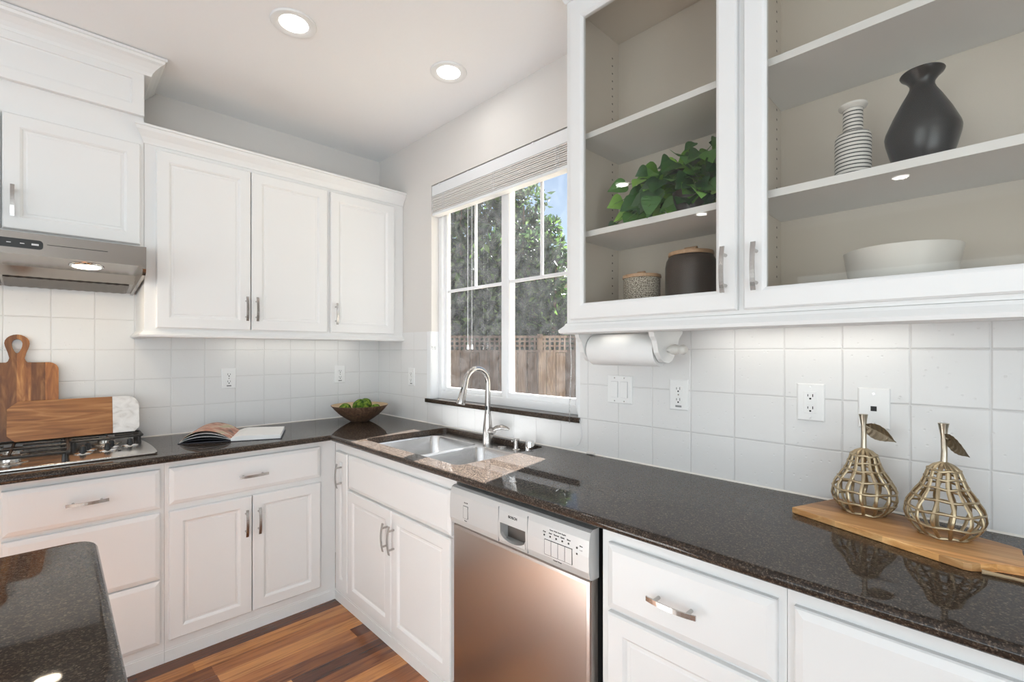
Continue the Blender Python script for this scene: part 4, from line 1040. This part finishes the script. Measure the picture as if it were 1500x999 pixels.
# trailing vine
rnd = random.Random(11)
pl = thing('potted_plant', 'trailing green artificial vine in a dark pot on the left glass cabinet shelf', 'plant', (-.16, -2.41, SH))
bm = BM(); lathe(bm, [(0, 0), (.045, 0), (.05, .01), (.062, .08), (.062, .095), (.056, .095), (.05, .07), (0, .065)], (-.16, -2.41, SH), 32); obj('pot', bm, darkcer, pl, smooth=True)
def leafmesh(bm, base, tip, up, width):
    ax_ = (tip-base); L2 = ax_.length; ax_ = ax_/L2; sd_ = ax_.cross(up)
    if sd_.length < 1e-3: sd_ = ax_.orthogonal()
    sd_.normalize(); nn = sd_.cross(ax_)
    prof_ = [(-.10, .0), (-.08, .30), (.05, .46), (.2, .50), (.4, .44), (.6, .30), (.8, .14), (1, .0)]
    cen = [bm.verts.new(base+ax_*(L2*max(f_, 0))+nn*(-.12*L2*f_*f_)) for f_, w_ in prof_]
    for s_ in (-1, 1):
        edge = [bm.verts.new(base+ax_*(L2*f_)+sd_*(s_*w_*width)+nn*(.18*w_*width-.12*L2*f_*f_)) for f_, w_ in prof_]
        for i in range(len(prof_)-1):
            q = [cen[i], cen[i+1], edge[i+1], edge[i]]
            bm.faces.new(q if s_ > 0 else q[::-1])
    bmesh.ops.remove_doubles(bm, verts=cen, dist=1e-5)
fb = BM(); sbm = BM()
def clampp(p):
    p.x = min(max(p.x, -.345), -.03); p.z = max(p.z, 1.76)
    if p.x > -.31: p.z = max(p.z, SH+.006)
    p.z = min(p.z, 2.075); p.y = min(max(p.y, -2.60), -2.045)
    return p
# explicit leading leaves read off the photograph: (y, z, x, size)
lead = [(-2.155, 1.965, -.22, .055), (-2.16, 1.90, -.24, .05), (-2.20, 1.84, -.26, .05), (-2.16, 1.812, -.26, .03), (-2.24, 1.82, -.28, .045), (-2.24, 1.90, -.24, .06), (-2.27, 1.87, -.26, .06), (-2.30, 1.93, -.24, .075),
        (-2.31, 1.87, -.27, .075), (-2.345, 1.83, -.33, .06), (-2.34, 1.91, -.22, .07), (-2.40, 1.92, -.27, .06), (-2.43, 1.90, -.27, .06), (-2.48, 1.90, -.26, .06), (-2.51, 1.835, -.345, .05), (-2.26, 1.995, -.18, .07),
        (-2.33, 1.985, -.17, .075), (-2.40, 1.995, -.17, .075), (-2.42, 2.04, -.2, .035), (-2.50, 2.025, -.2, .035), (-2.47, 1.99, -.18, .07), (-2.54, 1.96, -.2, .06), (-2.55, 1.91, -.24, .06), (-2.46, 1.95, -.24, .06), (-2.52, 1.87, -.26, .05)]
hub = Vector((-.16, -2.41, SH+.10))
def addleaf(c, s_):
    out_ = (c-hub); out_.z *= .4; out_ = out_.normalized() if out_.length > .01 else Vector((-1, 0, 0))
    d = (Vector((-.45, 0, -.55))+out_*.5+Vector((rnd.uniform(-.35, .35), rnd.uniform(-.5, .5), rnd.uniform(-.4, .3)))).normalized()
    up = Vector((-.8+rnd.uniform(-.3, .3), -.4+rnd.uniform(-.4, .4), .15+rnd.uniform(-.35, .35)))
    leafmesh(fb, c-d*s_*.5, c+d*s_*.5, up, s_*.95)
for (y, z, x, s_) in lead:
    c = Vector((x, y, z)); addleaf(c, s_*1.25)
    mid = (c+hub)/2+Vector((0, 0, .04)); tube(sbm, [hub, clampp(mid.copy()), c], .0014, 5)
for k in range(150):
    a = rnd.uniform(0, 1); y = -2.19-.36*rnd.random()**.8; hgt = .03+.17*rnd.random()*(.45+.55*min(1, (-2.12-y)/.2))
    if y > -2.25: hgt *= .6; 
    c = clampp(Vector((-.07-.20*rnd.random(), y, SH+hgt))); addleaf(c, rnd.uniform(.045, .075))
for v_ in fb.verts:
    co = v_.co
    co.x = max(min(co.x, -.02), -.349 if co.z < 1.80 else -.322)
    if co.x > -.308: co.z = max(co.z, SH+.0015)
    co.y = min(max(co.y, -2.616), -2.04)
    if co.x < -.308: co.x = max(co.x, -.3275)
fo = obj('foliage', fb, leaf_m, pl, smooth=False); obj('stems', sbm, mat('vine_stem', (.10, .20, .05), .5), pl, smooth=True)

# ---------------------------------------------------------------- wall plates
dslot = mat('slot_black', (.01, .01, .01), .6)
def duplex(label, M, u, v, style='duplex'):
    t = thing('wall_outlet' if style in ('duplex', 'gfci') else ('light_switch' if style == 'switch' else 'phone_jack'), label, {'duplex': 'wall outlet', 'gfci': 'wall outlet', 'switch': 'light switch', 'jack': 'wall plate'}[style],
              M @ Vector((u, v-.058, .0065)), 'white wall outlets' if style in ('duplex', 'gfci') else None)
    hw_ = {'duplex': .037, 'gfci': .037, 'switch': .059, 'jack': .037}[style]
    bm = BM(); rings(bm, u-hw_, u+hw_, v-.058, v+.058, [(0, .0062), (0, .009), (.0015, .0108), (.004, .0118)]); obj('cover_plate', bm, plast, t, M)
    W_ = .0118
    def face(zc, hw2=.0165, hh=.0135, slots=True):
        bm = BM(); prism(bm, rrect(u-hw2, u+hw2, zc-hh, zc+hh, .009 if style == 'duplex' else .001, 4), W_-.001, W_+.0025); f_ = obj('receptacle', bm, plast, t, M)
        bm = BM()
        box(bm, u-.0075, u-.0055, zc-.002, zc+.008, W_+.002, W_+.0028); box(bm, u+.0055, u+.0075, zc-.001, zc+.007, W_+.002, W_+.0028)
        prism(bm, arcpts(u, zc-.0075, .0032, 0, 324, 9), W_+.002, W_+.0028); obj('slots', bm, dslot, f_, M)
    if style == 'duplex':
        face(v+.0205); face(v-.0205); bm = BM(); prism(bm, arcpts(u, v, .003, 0, 324, 9), W_-.0005, W_+.0009); obj('screw', bm, nickel, t, M)
        if label.startswith('white duplex outlet'):
            bm = BM(); box(bm, u-.012, u+.012, v-.047, v-.040, W_+.0001, W_+.0007); obj('sticker', bm, mat('grey_sticker', (.25, .25, .25), .6) if 'grey_sticker' not in MATS else MATS['grey_sticker'], t, M)
    elif style == 'gfci':
        bm = BM(); rings(bm, u-.0175, u+.0175, v-.034, v+.034, [(0, W_-.001), (0, W_+.0015), (.001, W_+.002)]); g_ = obj('receptacle', bm, plast, t, M)
        for zc in (v+.019, v-.019):
            bm = BM(); box(bm, u-.0078, u-.0055, zc-.002, zc+.007, W_+.0015, W_+.0024); box(bm, u+.0055, u+.0075, zc-.001, zc+.006, W_+.0015, W_+.0024); prism(bm, arcpts(u, zc-.0075, .003, 0, 324, 9), W_+.0015, W_+.0024); obj('slots', bm, dslot, g_, M)
        for zc in (v+.0045, v-.0045): bm = BM(); rings(bm, u-.008, u+.008, zc-.0032, zc+.0032, [(0, W_), (0, W_+.0028), (.0006, W_+.0032)]); obj('button', bm, plast, g_, M)
        for zc in (v+.048, v-.048): bm = BM(); prism(bm, arcpts(u, zc, .0028, 0, 324, 9), W_-.0005, W_+.0008); obj('screw', bm, nickel, t, M)
    elif style == 'switch':
        for du in (-.023, .023):
            bm = BM(); rings(bm, u+du-.0168, u+du+.0168, v-.0335, v+.0335, [(0, W_-.001), (0, W_+.0006)]); r_ = obj('rocker_frame', bm, mat('switch_gap', (.45, .45, .45), .5) if 'switch_gap' not in MATS else MATS['switch_gap'], t, M)
            bm = BM(); prism(bm, [(v-.0325, W_), (v-.0325, W_+.0055), (v, W_+.003), (v+.0325, W_+.002), (v+.0325, W_)], u+du-.0155, u+du+.0155, Matrix(((0, 0, 1, 0), (1, 0, 0, 0), (0, 1, 0, 0), (0, 0, 0, 1)))); obj('rocker', bm, plast, r_, M)
            for zc in (v+.048, v-.048): bm = BM(); prism(bm, arcpts(u+du, zc, .0028, 0, 324, 9), W_-.0005, W_+.0008); obj('screw', bm, nickel, t, M)
    else:
        bm = BM(); box(bm, u-.007, u+.007, v-.008, v+.006, W_-.0005, W_+.0008); obj('socket', bm, dslot, t, M)
        for zc in (v+.042, v-.042): bm = BM(); prism(bm, arcpts(u, zc, .0035, 0, 324, 9), W_-.0005, W_+.0012); obj('screw', bm, nickel, t, M)
    return t
duplex('white duplex outlet with a dark sticker above the open book', LEFT, -.964, 1.208)
duplex('white duplex outlet with a dark sticker left of the corner bowl', LEFT, -.298, 1.209)
duplex('white duplex outlet on the window wall between corner and window', RIGHT, -.446, 1.197)
duplex('white double rocker light switch right of the window', RIGHT, -2.034, 1.207, 'switch')
duplex('white duplex outlet with a dark sticker right of the double switch', RIGHT, -2.292, 1.203)
duplex('white square-faced outlet with test buttons, left of the phone jack plate', RIGHT, -2.722, 1.208, 'gfci')
duplex('white plate with one small dark jack behind the left pear', RIGHT, -2.879, 1.203, 'jack')

# ---------------------------------------------------------------- paper towel holder
ph = thing('paper_towel_holder', 'white painted wooden paper towel holder under the left end of the glass cabinet', 'paper towel holder', (-.21, -2.18, 1.31))
br_ = [(.10, 1.4698), (.307, 1.4698), (.307, 1.435), (.298, 1.415), (.285, 1.402), (.278, 1.385), (.27, 1.362), (.25, 1.340), (.235, 1.330), (.20, 1.326), (.175, 1.335), (.15, 1.36), (.135, 1.385), (.125, 1.41), (.10, 1.43)]
for y0 in (-2.047, -2.350):
    bm = BM(); prism(bm, [(w_, z) for w_, z in br_], y0, y0+.018, Matrix(((-1, 0, 0, 0), (0, 0, 1, 0), (0, 1, 0, 0), (0, 0, 0, 1)))); obj('bracket', bm, cab_m, ph)
bm = BM(); box(bm, -.24, -.10, -2.332, -2.047, 1.4525, 1.4698); obj('top_rail', bm, cab_m, ph)
bm = BM(); My = Matrix(((1, 0, 0, -.21), (0, 0, 1, 0), (0, -1, 0, 1.372), (0, 0, 0, 1)))
lathe(bm, [(0, -2.05), (.0085, -2.05), (.0085, -2.352)][::-1]+[], n=16, M=My); lathe(bm, [(.0085, -2.352), (.011, -2.358), (.0165, -2.368), (.018, -2.378), (.015, -2.388), (.012, -2.392), (.0155, -2.399), (.016, -2.408), (.011, -2.416), (0, -2.418)], n=20, M=My); obj('dowel', bm, mat('worn_dowel', (.62, .60, .56), .5), ph, smooth=True)
pt_ = thing('paper_towel_roll', 'white paper towel roll on the holder under the glass cabinet', 'paper towel roll', (-.21, -2.18, 1.315))
bm = BM()
lathe(bm, [(.021, -2.325), (.0565, -2.325), (.0575, -2.323), (.0575, -2.055), (.0565, -2.053), (.021, -2.053), (.021, -2.325)], n=48, M=My); obj('roll', bm, paper, pt_, smooth=True)

# ---------------------------------------------------------------- window blind
bl = thing('window_blind', 'raised white slatted blind stacked at the top of the kitchen window', 'window blind', (.02, -1.24, 2.2))
y0, y1 = WY0+.006, WY1-.004
bm = BM(); box(bm, .008, .052, y0, y1, 2.350, 2.394, .002); obj('headrail', bm, vinyl, bl)
bm = BM(); box(bm, .001, .005, y0+.001, y1-.001, 2.334, 2.397, .0015)
for yy in (y0+.05, -1.53, -1.02, y1-.08): box(bm, -.001, .001, yy-.006, yy+.006, 2.388, 2.399)
obj('valance', bm, vinyl, bl)
slat_m = mat('blind_slats', (.90, .87, .84), .4)
bm = BM()
for k in range(11):
    z = 2.3410-.0105*k; rsl = rnd.uniform(-.0012, .0012); dx = rnd.uniform(-.002, .002)
    sec = [(.050+dx, -.0026), (.050+dx, .0026), (.006+dx, .0030), (.003+dx, .0018), (.002+dx, 0), (.003+dx, -.0018), (.006+dx, -.0030)]
    a = [bm.verts.new((x, y0+.003, z+q+rsl)) for x, q in sec]; b_ = [bm.verts.new((x, y1-.003, z+q-rsl)) for x, q in sec]
    for i in range(len(sec)): bm.faces.new((a[i], a[(i+1) % len(sec)], b_[(i+1) % len(sec)], b_[i]))
    bm.faces.new(a); bm.faces.new(b_)
obj('slats', bm, slat_m, bl)
bm = BM(); box(bm, .002, .050, y0+.003, y1-.003, 2.212, 2.229, .003); obj('bottom_rail', bm, vinyl, bl)
for yy in (y0+.12, -1.24, y1-.12):
    bm = BM()
    for q in (-.006, .006): tube(bm, [(-.0005, yy+q, 2.335), (-.0008, yy+q*1.4, 2.27), (-.0005, yy+q, 2.222)], .0011, 5)
    obj('ladder_cord', bm, vinyl, bl)
for (yy, zb) in ((-.985, 1.40), (-1.022, 1.40)):
    bm = BM(); tube(bm, [(.03, yy, 2.215), (.03, yy, zb)], .0012, 6); cd = obj('cord', bm, vinyl, bl)
    bm = BM(); lathe(bm, [(0, 0), (.006, .001), (.0075, .008), (.004, .026), (0, .03)], (.03, yy, zb-.025), 12); obj('tassel', bm, vinyl, cd, smooth=True)
bm = BM(); tube(bm, [(-.012, -1.79, 2.34), (-.018, -1.78, 1.9), (-.02, -1.782, 1.45), (-.022, -1.79, 1.30), (-.024, -1.782, 1.12), (-.024, -1.78, 1.04)], .003, 8); obj('tilt_wand', bm, glass_mat('clear_plastic', 1.0, .3), bl, smooth=True)
bm = BM(); tube(bm, [(-.002, -1.80, 1.13), (-.012, -1.83, 1.05), (-.012, -1.842, .99), (-.010, -1.825, .95), (-.009, -1.79, .93), (-.008, -1.75, .917)], .0012, 6)
o = obj('blind_cord', bm, vinyl); tag(o, 'thin white cord looping down the tile right of the window sill', 'cord')
ck2 = thing('cord_cleat', 'small clear plastic cord cleat on the left window jamb', 'cord cleat', (-.01, -.674, 1.37))
bm = BM(); tube(bm, [(.02, -.668, 1.392), (.02, -.676, 1.39), (.02, -.679, 1.38), (.02, -.672, 1.378)], .003, 8); tube(bm, [(.0, -.668, 1.392), (.0, -.676, 1.39), (.0, -.679, 1.38), (.0, -.672, 1.378)], .003, 8); obj('hook', bm, vinyl, ck2, smooth=True)
bm = BM(); tube(bm, [(-.012, -1.87, .919), (-.016, -1.90, .922), (-.012, -1.91, .919)], .006, 8)
o = obj('caulk_blob', bm, noisebump(mat('caulk', (.78, .74, .70), .6), 90, .4)); tag(o, 'small lump of white caulk where counter meets tile right of the sink', 'caulk')
bm = BM(); sweep(bm, [(0, .9142), (.005, .9142), (.0, .919)], [(-2.85, -.0064), (-.0064, -.0064), (-.0064, -4.0)], -1); struct('trim_5', bm, mat('caulk_line', (.80, .77, .72), .5))

# ---------------------------------------------------------------- outside
grass = noisebump(mat('yard_ground', (.16, .13, .08), .95), 8, .5, .02)
bm = BM(); box(bm, .16, 40, -30, 40, -.45, -.35); struct('ground', bm, grass)
# unseen overhang added outside the window wall to cut the high sun
bm = BM(); box(bm, .15, .72, -6.5, 1.5, 2.80, 2.92); struct('sun_blocker', bm, vinyl)
fwd = Vector((math.sin(R(44.36)), math.cos(R(44.36)), 0)); rgt = Vector((fwd.y, -fwd.x, 0)); cam0 = Vector((-1.6915, -3.1135, 0))
fo_ = cam0+fwd*7.0
MF = Matrix(((rgt.x, fwd.x, 0, fo_.x), (rgt.y, fwd.y, 0, fo_.y), (0, 0, 1, 0), (0, 0, 0, 1)))
fn = thing('garden_fence', 'weathered wooden garden fence with lattice top seen through the kitchen window', 'fence', (fo_.x, fo_.y, -.35))
F0, F1 = -3.2, 4.0
bm = BM(); x = F0; i = 0
while x < F1:
    w_ = .138; box(bm, x, x+w_, .0, .018, -.33, 1.34+.004*(i % 3)); x += .143; i += 1
obj('boards', bm, fence_m, fn, MF)
bm = BM()
for z in (1.345, 1.56): box(bm, F0, F1, -.02, .04, z, z+.035)
box(bm, F0, F1, -.03, .0, .2, .29)
obj('rails', bm, fence_m, fn, MF)
bm = BM()
x = F0
while x < F1: box(bm, x, x+.03, .0, .012, 1.38, 1.56); x += .075
for z in (1.43, 1.50): box(bm, F0, F1, .012, .02, z, z+.025)
obj('lattice', bm, fence_m, fn, MF)
for x in (-2.8, -1.2, .42, 2.1, 3.7):
    bm = BM(); box(bm, x-.045, x+.045, .02, .11, -.35, 1.62); obj('post', bm, fence_m, fn, MF)
def leaves(name, parent, m, blobs, count, size, seed, tris=False):
    rn = random.Random(seed); V_, F2 = [], []
    tot = sum(b_[3]**2 for b_ in blobs)
    for (cx, cy, cz, r_, sq) in blobs:
        for k in range(int(count*r_*r_/tot)):
            d = Vector((rn.gauss(0, 1), rn.gauss(0, 1), rn.gauss(0, 1))).normalized()
            rad = r_*(rn.random()**.35)*(1+.25*noise.noise(d*3+Vector((seed, cx, cz))))
            p = Vector((cx, cy, cz))+Vector((d.x*rad, d.y*rad, d.z*rad*sq))
            a = (d+Vector((rn.uniform(-1, 1), rn.uniform(-1, 1), rn.uniform(-.9, .9)))).normalized(); b_ = a.cross(Vector((rn.uniform(-1, 1), rn.uniform(-1, 1), rn.uniform(-1, 1)))).normalized()
            s_ = size*rn.uniform(.6, 1.3); i0 = len(V_)
            nrm = a.cross(b_)*s_*.12
            V_ += [p, p+a*s_*.5+b_*s_*.24+nrm, p+a*s_, p+a*s_*.5-b_*s_*.24+nrm]; F2 += [(i0, i0+1, i0+2), (i0, i0+2, i0+3)]
    pl_ = wloc(parent)
    me = bpy.data.meshes.new(name); me.from_pydata([v_-pl_ for v_ in V_], [], F2); me.materials.append(m); me.update()
    o = bpy.data.objects.new(name, me); COL.objects.link(o); o.parent = parent; return o
def shrub(label, s_, d, h, r_, m, seed, count=5000, size=.11, cat='shrub', name='shrub'):
    c = cam0+fwd*d+rgt*s_
    t = thing(name, label, cat, (c.x, c.y, -.35), 'shrubs and trees beyond the window')
    rn = random.Random(seed); blobs = []
    z = .3
    while z < h:
        for q in range(3):
            f_ = min(1, (h-z)/(.7*h)+.25)
            blobs.append((c.x+rn.uniform(-.5, .5)*r_*f_, c.y+rn.uniform(-.5, .5)*r_*f_, z, r_*.62*f_, .8))
        z += r_*.5
    leaves('foliage', t, m, blobs, count, size, seed)
    bm = BM()
    for q in range(3):
        a = q*2.1; tube(bm, [(c.x+.05*math.cos(a), c.y+.05*math.sin(a), -.35), (c.x+.2*math.cos(a), c.y+.2*math.sin(a), h*.45), (c.x+.35*math.cos(a), c.y+.35*math.sin(a), h*.8)], [.05, .035, .015], 7)
    obj('trunk', bm, trunk_m, t, smooth=True)
shrub('tall dense dark shrub behind the fence seen through the left window pane', -.95, 8.3, 5.6, 1.25, fol1, 3, 16000, .15)
shrub('dark leafy shrub at the far left edge of the window view', -2.4, 8.3, 5.2, 1.2, fol1, 5, 12000, .15)
shrub('tall pointed green tree behind the window mullion', .12, 8.6, 4.9, 1.1, fol2, 8, 16000, .14, 'tree', 'tree')
shrub('lower green shrub at the right edge of the window view', 1.35, 7.95, 2.75, .85, fol2, 12, 9000, .12)
shrub('broad leafy shrub rising over the fence beside the mullion', .62, 7.8, 3.5, .7, fol1, 15, 9000, .13)
# neighbour house far behind
hc = cam0+fwd*22+rgt*5.2
MH = Matrix(((rgt.x, fwd.x, 0, hc.x), (rgt.y, fwd.y, 0, hc.y), (0, 0, 1, 0), (0, 0, 0, 1)))
hs = thing('house', 'neighbour house with grey roof glimpsed past the shrubs at the window right edge', 'house', (hc.x, hc.y, -.35))
bm = BM(); box(bm, -3.6, 5, 0, 5, -.35, 4.7); obj('wall', bm, mat('house_wall', (.5, .47, .42), .9), hs, MH)
bm = BM(); prism(bm, [(-.5, 4.6), (2.5, 6.4), (5.5, 4.6)], -4.0, 5.4, MH @ Matrix(((0, 0, 1, 0), (1, 0, 0, 0), (0, 1, 0, 0), (0, 0, 0, 1)))); obj('roof', bm, mat('roof_shingle', (.22, .21, .21), .9), hs)
